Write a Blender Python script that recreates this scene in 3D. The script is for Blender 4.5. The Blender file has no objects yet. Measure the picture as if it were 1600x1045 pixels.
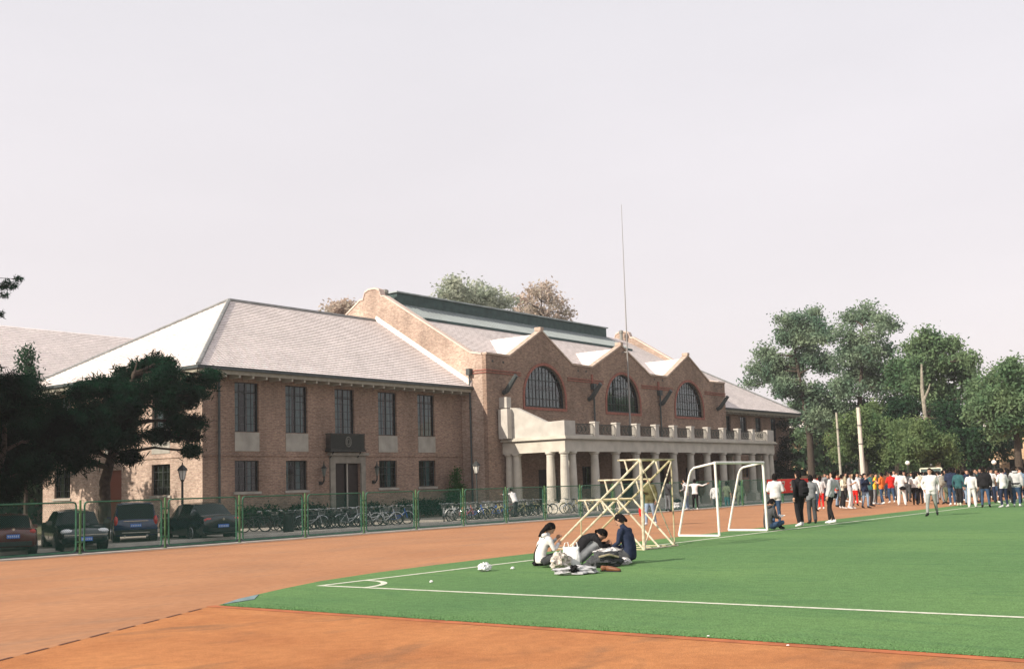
import bpy, bmesh, math, random
import numpy as np
from mathutils import Vector, Matrix
from mathutils.geometry import tessellate_polygon
from mathutils import noise as mnoise
R_ = math.radians
sc = bpy.context.scene
col = sc.collection
random.seed(7)

# ------------------------------------------------------------------ camera
FPX, YAW, PITCH, ROLL, SHY, EYE = 1726.5, R_(37.508), R_(5.508), R_(-1.728), 69.26, 1.6
_f = Vector((math.cos(YAW)*math.cos(PITCH), math.sin(YAW)*math.cos(PITCH), math.sin(PITCH)))
_r = Vector((math.sin(YAW), -math.cos(YAW), 0)); _u = _r.cross(_f)
_r, _u = _r*math.cos(ROLL)+_u*math.sin(ROLL), -_r*math.sin(ROLL)+_u*math.cos(ROLL)
cd = bpy.data.cameras.new('camera'); cam = bpy.data.objects.new('camera', cd); col.objects.link(cam)
cd.sensor_width = 36; cd.sensor_fit = 'HORIZONTAL'; cd.lens = FPX*36/1600; cd.shift_y = SHY/1600
cd.clip_start = .1; cd.clip_end = 4000
cam.matrix_world = Matrix(((_r.x, _u.x, -_f.x, 0), (_r.y, _u.y, -_f.y, 0), (_r.z, _u.z, -_f.z, EYE), (0, 0, 0, 1)))
sc.camera = cam
EYEV = Vector((0, 0, EYE))
def at(px, py, axis, val):                      # where the sight line through a point of the photograph meets a real plane
    d = _f*FPX+_r*(px-800)-_u*(py-(522.5+SHY)); t = (val-EYEV[axis])/d[axis]
    return EYEV+d*t
def gnd(px, py, z=0.): return at(px, py, 2, z)

# ------------------------------------------------------------------ sky and sun
SUN_D = Vector((1.6, -.56, -1.0)).normalized()   # direction the light travels
w = bpy.data.worlds.new('World'); sc.world = w; w.use_nodes = True
nt = w.node_tree; nt.nodes.clear()
sky = nt.nodes.new('ShaderNodeTexSky'); sky.sky_type = 'NISHITA'; sky.sun_disc = False
sky.sun_elevation = math.asin(-SUN_D.z); sky.sun_rotation = math.atan2(-SUN_D.x, -SUN_D.y)
sky.air_density = 1.0; sky.dust_density = 4.0; sky.ozone_density = 1.0; sky.altitude = 0
pale = nt.nodes.new('ShaderNodeMix'); pale.data_type = 'RGBA'; pale.inputs[0].default_value = .88
pale.inputs[7].default_value = (7.6, 7.0, 7.5, 1)
grad = nt.nodes.new('ShaderNodeTexCoord'); sep = nt.nodes.new('ShaderNodeSeparateXYZ')
ramp = nt.nodes.new('ShaderNodeValToRGB'); nt.links.new(grad.outputs['Generated'], sep.inputs[0]); nt.links.new(sep.outputs[2], ramp.inputs[0])
ramp.color_ramp.elements[0].position = .0; ramp.color_ramp.elements[0].color = (1.0, .905, .905, 1)
ramp.color_ramp.elements[1].position = .60; ramp.color_ramp.elements[1].color = (.885, .875, .915, 1)
sc_ = nt.nodes.new('ShaderNodeVectorMath'); sc_.operation = 'SCALE'; sc_.inputs['Scale'].default_value = 6.0
skn = nt.nodes.new('ShaderNodeTexNoise'); skn.inputs['Scale'].default_value = 2.2; skn.inputs['Detail'].default_value = 5; skm = nt.nodes.new('ShaderNodeMapping'); skm.inputs['Scale'].default_value = (1, 1, 3.5)
nt.links.new(grad.outputs['Generated'], skm.inputs[0]); nt.links.new(skm.outputs[0], skn.inputs[0]); skr = nt.nodes.new('ShaderNodeMapRange'); skr.inputs[1].default_value = .3; skr.inputs[2].default_value = .7; skr.inputs[3].default_value = .965; skr.inputs[4].default_value = 1.03
nt.links.new(skn.outputs[0], skr.inputs[0]); skv = nt.nodes.new('ShaderNodeVectorMath'); skv.operation = 'SCALE'; nt.links.new(ramp.outputs[0], skv.inputs[0]); nt.links.new(skr.outputs[0], skv.inputs['Scale'])
nt.links.new(skv.outputs[0], sc_.inputs[0]); nt.links.new(sc_.outputs[0], pale.inputs[7])
bg = nt.nodes.new('ShaderNodeBackground'); bg.inputs['Strength'].default_value = .12
wo = nt.nodes.new('ShaderNodeOutputWorld')
nt.links.new(sky.outputs[0], pale.inputs[6]); nt.links.new(pale.outputs[2], bg.inputs['Color']); nt.links.new(bg.outputs[0], wo.inputs[0])
sl = bpy.data.lights.new('sun', 'SUN'); so = bpy.data.objects.new('sun', sl); col.objects.link(so)
sl.energy = 5.0; sl.angle = R_(.6); sl.color = (1, .90, .77)
so.rotation_euler = SUN_D.to_track_quat('-Z', 'Y').to_euler(); so.location = (-40, 40, 60)
sc.view_settings.view_transform = 'Standard'; sc.view_settings.look = 'None'
sc.view_settings.exposure = 0.48; sc.view_settings.gamma = 1; sc.view_settings.use_curve_mapping = False
sc.render.engine = 'CYCLES'; sc.cycles.max_bounces = 6; sc.cycles.transparent_max_bounces = 24

# ------------------------------------------------------------------ materials
MATS = {}
def mat(name, color, rough=.7, vary=.0, vscale=2., detail=4, metal=0., bump=0., bscale=20., spec=.3, color2=None, coord='Object', trans=0., stretch=None):
    if name in MATS: return MATS[name]
    m = bpy.data.materials.new(name); m.use_nodes = True; n = m.node_tree; b = n.nodes['Principled BSDF']
    b.inputs['Roughness'].default_value = rough; b.inputs['Metallic'].default_value = metal
    b.inputs['Specular IOR Level'].default_value = spec
    b.inputs['Base Color'].default_value = (*color, 1)
    tc = n.nodes.new('ShaderNodeTexCoord'); src = tc.outputs[coord]
    if stretch:
        mp = n.nodes.new('ShaderNodeMapping'); mp.inputs['Scale'].default_value = stretch; n.links.new(src, mp.inputs[0]); src = mp.outputs[0]
    if vary or color2:
        no = n.nodes.new('ShaderNodeTexNoise'); no.inputs['Scale'].default_value = vscale; no.inputs['Detail'].default_value = detail
        n.links.new(src, no.inputs[0])
        rp = n.nodes.new('ShaderNodeValToRGB'); rp.color_ramp.elements[0].position = .32; rp.color_ramp.elements[1].position = .68
        c2 = color2 or tuple(min(1, c*(1+vary)) for c in color); c1 = color if color2 else tuple(c*(1-vary) for c in color)
        rp.color_ramp.elements[0].color = (*c1, 1); rp.color_ramp.elements[1].color = (*c2, 1)
        n.links.new(no.outputs[0], rp.inputs[0]); n.links.new(rp.outputs[0], b.inputs['Base Color'])
    if bump:
        nb = n.nodes.new('ShaderNodeTexNoise'); nb.inputs['Scale'].default_value = bscale; n.links.new(src, nb.inputs[0])
        bp = n.nodes.new('ShaderNodeBump'); bp.inputs['Strength'].default_value = bump; bp.inputs['Distance'].default_value = .02
        n.links.new(nb.outputs[0], bp.inputs['Height']); n.links.new(bp.outputs[0], b.inputs['Normal'])
    MATS[name] = m; return m

def leafmat(name, ca, cb, scale=.5):
    m = bpy.data.materials.new(name); m.use_nodes = True; n = m.node_tree; n.nodes.clear()
    o = n.nodes.new('ShaderNodeOutputMaterial'); d = n.nodes.new('ShaderNodeBsdfDiffuse'); t = n.nodes.new('ShaderNodeBsdfTranslucent')
    mx = n.nodes.new('ShaderNodeMixShader'); mx.inputs[0].default_value = .42
    tc = n.nodes.new('ShaderNodeTexCoord'); no = n.nodes.new('ShaderNodeTexNoise'); no.inputs['Scale'].default_value = scale; no.inputs['Detail'].default_value = 6
    rp = n.nodes.new('ShaderNodeValToRGB'); rp.color_ramp.elements[0].position = .35; rp.color_ramp.elements[1].position = .65
    rp.color_ramp.elements[0].color = (*ca, 1); rp.color_ramp.elements[1].color = (*cb, 1)
    n.links.new(tc.outputs['Object'], no.inputs[0]); n.links.new(no.outputs[0], rp.inputs[0])
    n.links.new(rp.outputs[0], d.inputs[0]); n.links.new(rp.outputs[0], t.inputs[0])
    n.links.new(d.outputs[0], mx.inputs[1]); n.links.new(t.outputs[0], mx.inputs[2]); n.links.new(mx.outputs[0], o.inputs[0])
    return m

def brickmat(name, a, b_, mortar, seed=0.):
    m = bpy.data.materials.new(name); m.use_nodes = True; n = m.node_tree; p = n.nodes['Principled BSDF']
    p.inputs['Roughness'].default_value = .9; p.inputs['Specular IOR Level'].default_value = .15
    tc = n.nodes.new('ShaderNodeTexCoord'); sp = n.nodes.new('ShaderNodeSeparateXYZ'); ad = n.nodes.new('ShaderNodeMath'); ad.operation = 'ADD'
    cb = n.nodes.new('ShaderNodeCombineXYZ'); n.links.new(tc.outputs['Object'], sp.inputs[0])
    n.links.new(sp.outputs[0], ad.inputs[0]); n.links.new(sp.outputs[1], ad.inputs[1]); n.links.new(ad.outputs[0], cb.inputs[0]); n.links.new(sp.outputs[2], cb.inputs[1])
    br = n.nodes.new('ShaderNodeTexBrick'); br.inputs['Scale'].default_value = 1.; br.inputs['Brick Width'].default_value = .30; br.inputs['Row Height'].default_value = .09
    br.inputs['Mortar Size'].default_value = .010; br.inputs['Bias'].default_value = -.1
    br.inputs['Color1'].default_value = (*a, 1); br.inputs['Color2'].default_value = (*b_, 1); br.inputs['Mortar'].default_value = (*mortar, 1)
    n.links.new(cb.outputs[0], br.inputs[0])
    # patchy weathering at two sizes
    cur = br.outputs[0]
    for sc1, lo, hi in ((.35, .82, 1.16), (-.9, .82, 1.12), (5., .76, 1.22), (14., .84, 1.14)):
        no = n.nodes.new('ShaderNodeTexNoise'); no.inputs['Scale'].default_value = abs(sc1); no.inputs['Detail'].default_value = 5
        mp = n.nodes.new('ShaderNodeMapping'); mp.inputs['Scale'].default_value = (1, 1, 2.2 if sc1 > 1 else (.18 if sc1 < 0 else 1))
        n.links.new(tc.outputs['Object'], mp.inputs[0]); n.links.new(mp.outputs[0], no.inputs[0])
        mr = n.nodes.new('ShaderNodeMapRange'); mr.inputs[1].default_value = .32; mr.inputs[2].default_value = .68; mr.inputs[3].default_value = lo; mr.inputs[4].default_value = hi
        n.links.new(no.outputs[0], mr.inputs[0])
        vm = n.nodes.new('ShaderNodeVectorMath'); vm.operation = 'SCALE'; n.links.new(cur, vm.inputs[0]); n.links.new(mr.outputs[0], vm.inputs['Scale']); cur = vm.outputs[0]
    n.links.new(cur, p.inputs['Base Color'])
    bp = n.nodes.new('ShaderNodeBump'); bp.inputs['Strength'].default_value = .4; bp.inputs['Distance'].default_value = .01
    n.links.new(br.outputs[1], bp.inputs['Height']); bp.invert = True; n.links.new(bp.outputs[0], p.inputs['Normal'])
    return m

def groundmat(name, base, alt, dirt, s1, s2, dirt_amt=.5, rough=.95, bump=.3, grain=120., streak=None):
    m = bpy.data.materials.new(name); m.use_nodes = True; n = m.node_tree; p = n.nodes['Principled BSDF']
    p.inputs['Roughness'].default_value = rough; p.inputs['Specular IOR Level'].default_value = .12
    tc = n.nodes.new('ShaderNodeTexCoord')
    def noise(scale, detail=5, st=(1, 1, 1), ds=0.):
        mp = n.nodes.new('ShaderNodeMapping'); mp.inputs['Scale'].default_value = st; n.links.new(tc.outputs['Object'], mp.inputs[0])
        t = n.nodes.new('ShaderNodeTexNoise'); t.inputs['Scale'].default_value = scale; t.inputs['Detail'].default_value = detail; t.inputs['Distortion'].default_value = ds
        n.links.new(mp.outputs[0], t.inputs[0]); return t.outputs[0]
    def ramp(v, a, b, lo, hi):
        mr = n.nodes.new('ShaderNodeMapRange'); n.links.new(v, mr.inputs[0])
        for i, q in enumerate((a, b, lo, hi)): mr.inputs[i+1].default_value = q
        return mr.outputs[0]
    def mix(f, a, b):
        x = n.nodes.new('ShaderNodeMix'); x.data_type = 'RGBA'
        if isinstance(f, float): x.inputs[0].default_value = f
        else: n.links.new(f, x.inputs[0])
        for s, q in ((6, a), (7, b)):
            if isinstance(q, tuple): x.inputs[s].default_value = (*q, 1)
            else: n.links.new(q, x.inputs[s])
        return x.outputs[2]
    c = mix(ramp(noise(s1), .35, .65, 0, 1), base, alt)
    c = mix(ramp(noise(s2, 8, streak or (1, 1, 1), 1.2), .52, .72, 0, dirt_amt), c, dirt)
    g = n.nodes.new('ShaderNodeVectorMath'); g.operation = 'SCALE'; n.links.new(c, g.inputs[0]); n.links.new(ramp(noise(grain, 2), .3, .7, .72, 1.28), g.inputs['Scale'])
    g2 = n.nodes.new('ShaderNodeVectorMath'); g2.operation = 'SCALE'; n.links.new(g.outputs[0], g2.inputs[0]); n.links.new(ramp(noise(6., 4), .3, .7, .90, 1.10), g2.inputs['Scale'])
    n.links.new(g2.outputs[0], p.inputs['Base Color'])
    bp = n.nodes.new('ShaderNodeBump'); bp.inputs['Strength'].default_value = bump; bp.inputs['Distance'].default_value = .02
    n.links.new(noise(grain*.6, 3), bp.inputs['Height']); n.links.new(bp.outputs[0], p.inputs['Normal'])
    return m

def glassmat(name, tint=(.56, .66, .68), gloss=.26, refl=.40):
    m = bpy.data.materials.new(name); m.use_nodes = True; n = m.node_tree; n.nodes.clear()
    o = n.nodes.new('ShaderNodeOutputMaterial'); g = n.nodes.new('ShaderNodeBsdfGlossy'); g.inputs['Roughness'].default_value = .06; g.inputs[0].default_value = (refl, refl, refl, 1)
    t = n.nodes.new('ShaderNodeBsdfTransparent'); t.inputs[0].default_value = (*tint, 1)
    lw = n.nodes.new('ShaderNodeLayerWeight'); lw.inputs[0].default_value = gloss
    mx = n.nodes.new('ShaderNodeMixShader'); n.links.new(lw.outputs['Facing'], mx.inputs[0])
    n.links.new(t.outputs[0], mx.inputs[1]); n.links.new(g.outputs[0], mx.inputs[2]); n.links.new(mx.outputs[0], o.inputs[0])
    return m

# ------------------------------------------------------------------ object helpers
def tag(o, label=None, cat=None, group=None, kind=None):
    if label: o['label'] = label
    if cat: o['category'] = cat
    if group: o['group'] = group
    if kind: o['kind'] = kind
    return o
def empty(name, loc, rz=0., **k):
    o = bpy.data.objects.new(name, None); col.objects.link(o); o.location = loc; o.rotation_euler = (0, 0, rz); o.empty_display_size = .2
    return tag(o, **k)
class MB:
    def __init__(s): s.v = []; s.f = []; s.m = []; s.mi = 0
    def quad(s, *p):
        i = len(s.v); s.v += [tuple(q) for q in p]; s.f.append(tuple(range(i, i+len(p)))); s.m.append(s.mi); return s
    def mesh(s, vs, fs):
        i = len(s.v); s.v += [tuple(q) for q in vs]; s.f += [tuple(a+i for a in f) for f in fs]; s.m += [s.mi]*len(fs); return s
    def box(s, x0, x1, y0, y1, z0, z1):
        v = [(x, y, z) for z in (z0, z1) for x, y in ((x0, y0), (x1, y0), (x1, y1), (x0, y1))]
        return s.mesh(v, [(3, 2, 1, 0), (4, 5, 6, 7), (0, 1, 5, 4), (1, 2, 6, 5), (2, 3, 7, 6), (3, 0, 4, 7)])
    def bar(s, a, b, w, h=None):                    # rectangular bar between two points
        a = Vector(a); b = Vector(b); d = (b-a).normalized(); h = h or w
        s1 = d.cross(Vector((0, 0, 1)));  s1 = s1 if s1.length > 1e-3 else Vector((1, 0, 0)); s1.normalize(); s2 = s1.cross(d)
        v = [p+s1*(i*w/2)+s2*(j*h/2) for p in (a, b) for i, j in ((-1, -1), (1, -1), (1, 1), (-1, 1))]
        return s.mesh(v, [(3, 2, 1, 0), (4, 5, 6, 7), (0, 1, 5, 4), (1, 2, 6, 5), (2, 3, 7, 6), (3, 0, 4, 7)])
    def tube(s, pts, rad, n=8, cap=True, ell=None, up=None):
        pts = [Vector(p) for p in pts]; rad = rad if isinstance(rad, (list, tuple)) else [rad]*len(pts)
        vs = []; ref = None
        for i, p in enumerate(pts):
            d = (pts[min(i+1, len(pts)-1)]-pts[max(i-1, 0)])
            d = d.normalized() if d.length > 1e-9 else Vector((0, 0, 1))
            if ref is None:
                ref = Vector(up) if up else (Vector((1, 0, 0)) if abs(d.x) < .8 else Vector((0, 1, 0)))
            s1 = (ref-d*ref.dot(d)); s1 = s1 if s1.length > 1e-4 else d.orthogonal(); s1.normalize(); s2 = d.cross(s1); ref = s1
            r = rad[i]; rx, ry = r if isinstance(r, (tuple, list)) else (r, r)
            vs += [p+s1*(rx*math.cos(2*math.pi*k/n))+s2*(ry*math.sin(2*math.pi*k/n)) for k in range(n)]
        fs = [(i*n+k, i*n+(k+1) % n, (i+1)*n+(k+1) % n, (i+1)*n+k) for i in range(len(pts)-1) for k in range(n)]
        if cap: fs += [tuple(reversed(range(n))), tuple(range((len(pts)-1)*n, len(pts)*n))]
        return s.mesh(vs, fs)
    def lathe(s, c, prof, n=16):                    # prof: (r, z)
        c = Vector(c); vs = [c+Vector((r*math.cos(2*math.pi*k/n), r*math.sin(2*math.pi*k/n), z)) for r, z in prof for k in range(n)]
        m = len(prof); fs = [(i*n+k, i*n+(k+1) % n, (i+1)*n+(k+1) % n, (i+1)*n+k) for i in range(m-1) for k in range(n)]
        return s.mesh(vs, fs+[tuple(reversed(range(n))), tuple(range((m-1)*n, m*n))])
    def prism(s, poly, ax, a, b):                    # poly in the two other axes, extruded along ax
        def P(q, t): l = list(q); l.insert(ax, t); return tuple(l)
        n = len(poly); i0 = len(s.v); s.v += [P(q, a) for q in poly]+[P(q, b) for q in poly]
        tr = tessellate_polygon([[Vector((q[0], q[1], 0)) for q in poly]])
        fs = [tuple(t) for t in tr]+[tuple(k+n for k in reversed(t)) for t in tr]+[(k, (k+1) % n, (k+1) % n+n, k+n) for k in range(n)]
        s.f += [tuple(x+i0 for x in f) for f in fs]; s.m += [s.mi]*len(fs); return s
    def build(s, name, mats, parent=None, smooth=False, loc=None, fix=True):
        me = bpy.data.meshes.new(name); me.from_pydata(s.v, [], s.f)
        for m in (mats if isinstance(mats, (list, tuple)) else [mats]): me.materials.append(m)
        me.polygons.foreach_set('material_index', s.m)
        if fix:
            b = bmesh.new(); b.from_mesh(me); bmesh.ops.recalc_face_normals(b, faces=b.faces); b.to_mesh(me); b.free()
        if smooth: me.polygons.foreach_set('use_smooth', [True]*len(me.polygons))
        me.update(); o = bpy.data.objects.new(name, me); col.objects.link(o)
        if parent: o.parent = parent
        if loc: o.location = loc
        return o
def copy_tree(o, parent=None):
    c = o.copy(); col.objects.link(c); c.parent = parent
    for ch in o.children: copy_tree(ch, c)
    return c

# ------------------------------------------------------------------ palette
BRICK = brickmat('brick', (.285, .190, .140), (.205, .128, .096), (.27, .23, .19))
BRICKLIT = brickmat('sunlit paler brick', (.40, .30, .235), (.31, .215, .17), (.38, .32, .28))  # lit copy of the brick: sunlight on gables and side wall put into colour
REDB = mat('red brick trim', (.25, .10, .075), .85, .25, 6)
STONE = mat('pale limestone', (.46, .43, .37), .85, .14, 1.2, bump=.2)
CONC = mat('concrete panel', (.30, .285, .25), .9, .18, 1.5)
TILE = mat('pale roof tile', (.60, .525, .50), .75, .13, 1.4, detail=8, bump=.3, bscale=12)
RIDGE = mat('weathered ridge tile', (.23, .235, .23), .8, .2, 3)
DARKM = mat('dark painted steel', (.028, .034, .034), .5, .2, 5)
DKGRN = mat('dark green cladding', (.035, .065, .062), .6, .3, 2)
FASC = mat('weathered fascia', (.27, .25, .20), .8, .15, 4)
PIPE = mat('grey drainpipe', (.055, .065, .065), .5, .2, 3)
GLASS = glassmat('window glass')
SKYL = mat('skylight glazing', (.26, .30, .30), .35, .25, 1.1, spec=.5, stretch=(3, .4, 1))
CURT = mat('pale blue curtain', (.22, .31, .31), .9, .25, 3, stretch=(8, 8, .3))
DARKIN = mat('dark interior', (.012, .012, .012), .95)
IRON = mat('wrought iron', (.03, .033, .03), .6)
WOODD = mat('dark wooden door', (.018, .012, .010), .5, .3, 3)

# ------------------------------------------------------------------ ground
TRACK = groundmat('red running track', (.375, .188, .098), (.325, .158, .082), (.26, .155, .098), .35, .9, .6, streak=(.35, 1.3, 1))
NEART = groundmat('worn red asphalt', (.40, .172, .068), (.335, .135, .053), (.17, .095, .055), .7, .8, .65, streak=(.6, 1.2, 1))
GRASS = groundmat('artificial turf', (.110, .205, .072), (.080, .165, .062), (.062, .140, .056), .16, 1.1, .6, grain=55., bump=.8, streak=(1.4, .35, 1))
ASPH = groundmat('grey asphalt', (.06, .068, .075), (.085, .09, .09), (.06, .06, .06), .4, 1.1, .4)
PAVE = groundmat('pale concrete pavement', (.36, .32, .27), (.30, .27, .23), (.22, .2, .17), .5, 1.2, .4)
SOIL = groundmat('dusty earth', (.16, .14, .09), (.08, .10, .05), (.2, .17, .12), .1, .8, .5)
KERB = mat('pale kerb stone', (.50, .46, .40), .9, .15, 2)
WHITE = mat('white line paint', (.66, .64, .56), .9, 0, 11, color2=(.42, .46, .34))
def sheet(name, poly, z, m, **k):
    b = MB(); tr = tessellate_polygon([[Vector((x, y, 0)) for x, y in poly]])
    b.mesh([(x, y, z) for x, y in poly], [tuple(t) for t in tr]); o = b.build(name, m, fix=False)
    if o.data.polygons[0].normal.z < 0: o.data.flip_normals()
    return tag(o, kind='structure', **k)
G = -.4
sheet('ground', [(-200, -120), (420, -120), (420, 320), (-200, 320)], G-.02, SOIL)
sheet('road', [(-60, 29.5), (170, 29.5), (170, 40.2), (-60, 40.2)], G, ASPH)
b = MB(); b.box(-60, 170, 40.2, 40.45, G-.1, -.27); tag(b.build('kerb', KERB), kind='structure')
b = MB(); b.box(-60, 170, 40.45, 49.98, G-.1, -.30); tag(b.build('pavement', PAVE), kind='structure')
b = MB(); b.box(-80, 170, -80, 29.05, -1.2, 0); tag(b.build('running_track', TRACK), kind='structure')
b = MB(); b.box(-80, 170, 29.05, 29.4, -1.2, .035); tag(b.build('kerb', KERB), kind='structure')
# the worn end zone in front of the drain slots
d0, d1 = Vector((5.8, 11.06)), Vector((10.11, 13.34)); dv = (d1-d0).normalized()
p0 = d0-dv*60
sheet('worn_track', [tuple(p0), tuple(d1), (10.2, -79), (-79, -79)], .004, NEART)
edge = [(10.2, -70), (10.2, 13.3), (11.2, 13.9), (12.4, 14.45), (13.7, 14.95), (15.4, 15.3), (17.4, 15.5), (20.2, 15.62), (60, 15.7), (150, 15.75), (150, -70)]
sheet('football_pitch', edge, .012, GRASS)
sheet('pitch_edge', [(10.02, -70), (10.02, 13.36), (10.2, 13.36), (10.2, -70)], .008, mat('orange edge strip', (.34, .105, .04), .9, .25, 3))
sheet('goal_line', [(12.94, -70), (13.05, -70), (13.05, 14.25), (12.94, 14.25)], .016, WHITE)
sheet('touch_line', [(13.05, 14.14), (150, 14.14), (150, 14.25), (13.05, 14.25)], .016, WHITE)
b = MB(); N = 16
for k in range(N):
    a0, a1 = -math.pi/2*k/N, -math.pi/2*(k+1)/N
    b.quad(*[(13.05+r*math.cos(a), 14.14+r*math.sin(a), .016) for r, a in ((.94, a0), (.94, a1), (1.05, a1), (1.05, a0))])
tag(b.build('corner_arc', WHITE), kind='structure')
# turf tufts along the near border keep the edge from being a ruled line
b = MB()
for k in range(5200):
    t = random.random(); x = 10.2+random.uniform(-.03, .5)*random.random(); y = random.uniform(1.5, 13.2)
    h = random.uniform(.004, .012); a = random.uniform(0, 6.28); dx, dy = math.cos(a)*.008, math.sin(a)*.008
    b.quad((x-dx, y-dy, .01), (x+dx, y+dy, .01), (x+random.uniform(-.012, .012), y+random.uniform(-.012, .012), .012+h))
tag(b.build('turf_fringe', mat('turf blade', (.09, .20, .07), .8), fix=False), kind='stuff', label='short green blades along the near edge of the turf', cat='turf')
# drain slots
b = MB()
L = (d1-d0).length
perp = Vector((-dv.y, dv.x))
for k in range(-24, 10):
    c = d0+dv*(k*.62); l = .42
    if (c-d0).dot(dv) < L-.1: b.quad(*[tuple(c+dv*(sx*l/2)+perp*(sy*.022))+(.009,) for sx, sy in ((-1, -1), (1, -1), (1, 1), (-1, 1))])
tag(b.build('drain_slots', mat('drain dark', (.11, .045, .03), .9)), 'long row of short dark drain slots crossing the red track in the foreground', 'drain')
b = MB(); b.mesh([(10.28, 13.3, .02), (10.95, 13.42, .02), (11.5, 13.98, .02), (10.9, 13.72, .02), (10.28, 13.3, .006), (10.95, 13.42, .006), (11.5, 13.98, .006), (10.9, 13.72, .006)], [(0, 1, 2, 3), (0, 4, 5, 1), (1, 5, 6, 2), (2, 6, 7, 3), (3, 7, 4, 0)])
tag(b.build('drain_cover', mat('blue grey plate', (.15, .21, .22), .7, .25, 6)), 'pale blue-grey drain cover at the near corner of the green turf', 'drain cover')

# ------------------------------------------------------------------ the brick gymnasium
GYM = empty('brick_gymnasium', (59.3, 50, G), label='long two-storey brick gymnasium with pale tiled roofs, three arched gable windows and a stone portico', cat='building')
# all building meshes are modelled in world coordinates; parents stay where the empty is
def part(b, name, m, parent=None, **k):
    o = b.build(name, m, **k); p = parent or GYM; o.parent = p
    if p.type == 'EMPTY': o.location = -Vector(p.location)
    return o
class Fr:                                            # a wall plane: origin, horizontal direction, outward normal
    def __init__(s, o, u, n): s.o = Vector(o); s.u = Vector(u); s.n = Vector(n)
    def p(s, a, z, d=0.): return tuple(s.o+s.u*a+s.n*d+Vector((0, 0, z)))
    def box(s, b, a0, a1, z0, z1, d0, d1):
        v = [s.p(a, z, d) for z in (z0, z1) for a, d in ((a0, d0), (a1, d0), (a1, d1), (a0, d1))]
        return b.mesh(v, [(3, 2, 1, 0), (4, 5, 6, 7), (0, 1, 5, 4), (1, 2, 6, 5), (2, 3, 7, 6), (3, 0, 4, 7)])
def wall(F, outline, holes, m, name='wall', depth=.28):
    b = MB(); polys = [outline]+holes
    allp = [q for P in polys for q in P]
    tr = tessellate_polygon([[Vector((a, z, 0)) for a, z in P] for P in polys])
    b.mesh([F.p(a, z) for a, z in allp], [tuple(t) for t in tr])
    for H in holes:
        n = len(H)
        for k in range(n):
            (a0, z0), (a1, z1) = H[k], H[(k+1) % n]
            b.quad(F.p(a0, z0), F.p(a1, z1), F.p(a1, z1, -depth), F.p(a0, z0, -depth))
    return part(b, name, m, fix=False)
rect = lambda a0, a1, z0, z1: [(a0, z0), (a1, z0), (a1, z1), (a0, z1)]
def window(F, a0, a1, z0, z1, cols=4, rows=5, curtain=(.0,), heavy=True, transom=None, d=-.16, rowz=None, cmat=None):
    b = MB(); t = .05
    for q in ((a0, a0+t, z0, z1), (a1-t, a1, z0, z1), (a0+t, a1-t, z0, z0+t), (a0+t, a1-t, z1-t, z1)): F.box(b, *q, d-.05, d+.03)
    W = a1-a0
    if heavy: F.box(b, a0+W/2-.035, a0+W/2+.035, z0+t, z1-t, d-.045, d+.02)
    if transom: F.box(b, a0+t, a1-t, transom-.03, transom+.03, d-.044, d+.021)
    for k in range(1, cols):
        a = a0+W*k/cols
        if heavy and cols % 2 == 0 and k == cols//2: continue
        F.box(b, a-.014, a+.014, z0+t, z1-t, d-.03, d+.008)
    for k in range(1, rows):
        z = z0+(z1-z0)*k/rows; F.box(b, a0+t, a1-t, z-.013, z+.013, d-.031, d+.007)
    w_ = part(b, 'window', DARKM)
    g = MB(); g.quad(F.p(a0+.02, z0+.02, d-.012), F.p(a1-.02, z0+.02, d-.012), F.p(a1-.02, z1-.02, d-.012), F.p(a0+.02, z1-.02, d-.012))
    part(g, 'pane', GLASS, w_)
    if curtain:
        c = MB()
        for (ca, cb) in curtain:
            A0, A1 = a0+W*ca, a0+W*cb; n = max(6, int((A1-A0)/.05)); pts = [(A0+(A1-A0)*i/n, -.045*(1 if i % 2 else -1)) for i in range(n+1)]
            for (p, q) in zip(pts[:-1], pts[1:]): c.quad(F.p(p[0], z0+.03, d-.2+p[1]), F.p(q[0], z0+.03, d-.2+q[1]), F.p(q[0], z1, d-.2+q[1]), F.p(p[0], z1, d-.2+p[1]))
        part(c, 'curtain', cmat or CURT, w_)
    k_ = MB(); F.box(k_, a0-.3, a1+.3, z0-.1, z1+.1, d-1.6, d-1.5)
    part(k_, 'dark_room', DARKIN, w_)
    return w_

YW, XL, XJ, XK, XE = 50., 37.34, 59.26, 95.3, 114.9; YR = 66.2; RY = 58.2; YB = 47.72; BC = 58.6
# --- left wing, front wall
Ff = Fr((0, YW, 0), (1, 0, 0), (0, -1, 0))
up = [(39.53, 41.22), (43.22, 44.92), (47.15, 48.8), (50.92, 52.62), (54.66, 56.34)]
lo = [(39.51, 41.22), (43.21, 44.85), (50.92, 52.56), (54.66, 56.32)]
holes = [rect(a, c, 5.07, 7.87) for a, c in up]+[rect(a, c, 1.72, 3.45) for a, c in lo]+[rect(47.05, 49.2, G+.12, 3.28)]
wall(Ff, rect(XL, XJ, G, 8.5), holes, BRICK)
cur = [[(.08, .3), (.66, .92)], [(.05, .42), (.55, .93)], [(.04, .45), (.55, .96)], [(.04, .45), (.55, .96)], [(.04, .35), (.52, .95)]]
for (a, c), q in zip(up, cur): window(Ff, a, c, 5.07, 7.87, 4, 6, q, transom=7.3)
lc = [[(.68, .8)], [(.08, .25), (.62, .85)], [(.5, .85)], [(.5, .85)]]
for (a, c), q in zip(lo, lc): window(Ff, a, c, 1.72, 3.45, 4, 4, q)
def slab(F, name, m, *q, parent=None): b = MB(); F.box(b, *q); return part(b, name, m, parent)
for i, (a, c) in enumerate(up):
    if i != 2: slab(Ff, 'stone_panel', CONC, a-.02, c+.02, 3.98, 5.04, 0, .03)
for a, c in lo: slab(Ff, 'window_sill', CONC, a-.12, c+.12, 1.56, 1.70, 0, .08)
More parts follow.
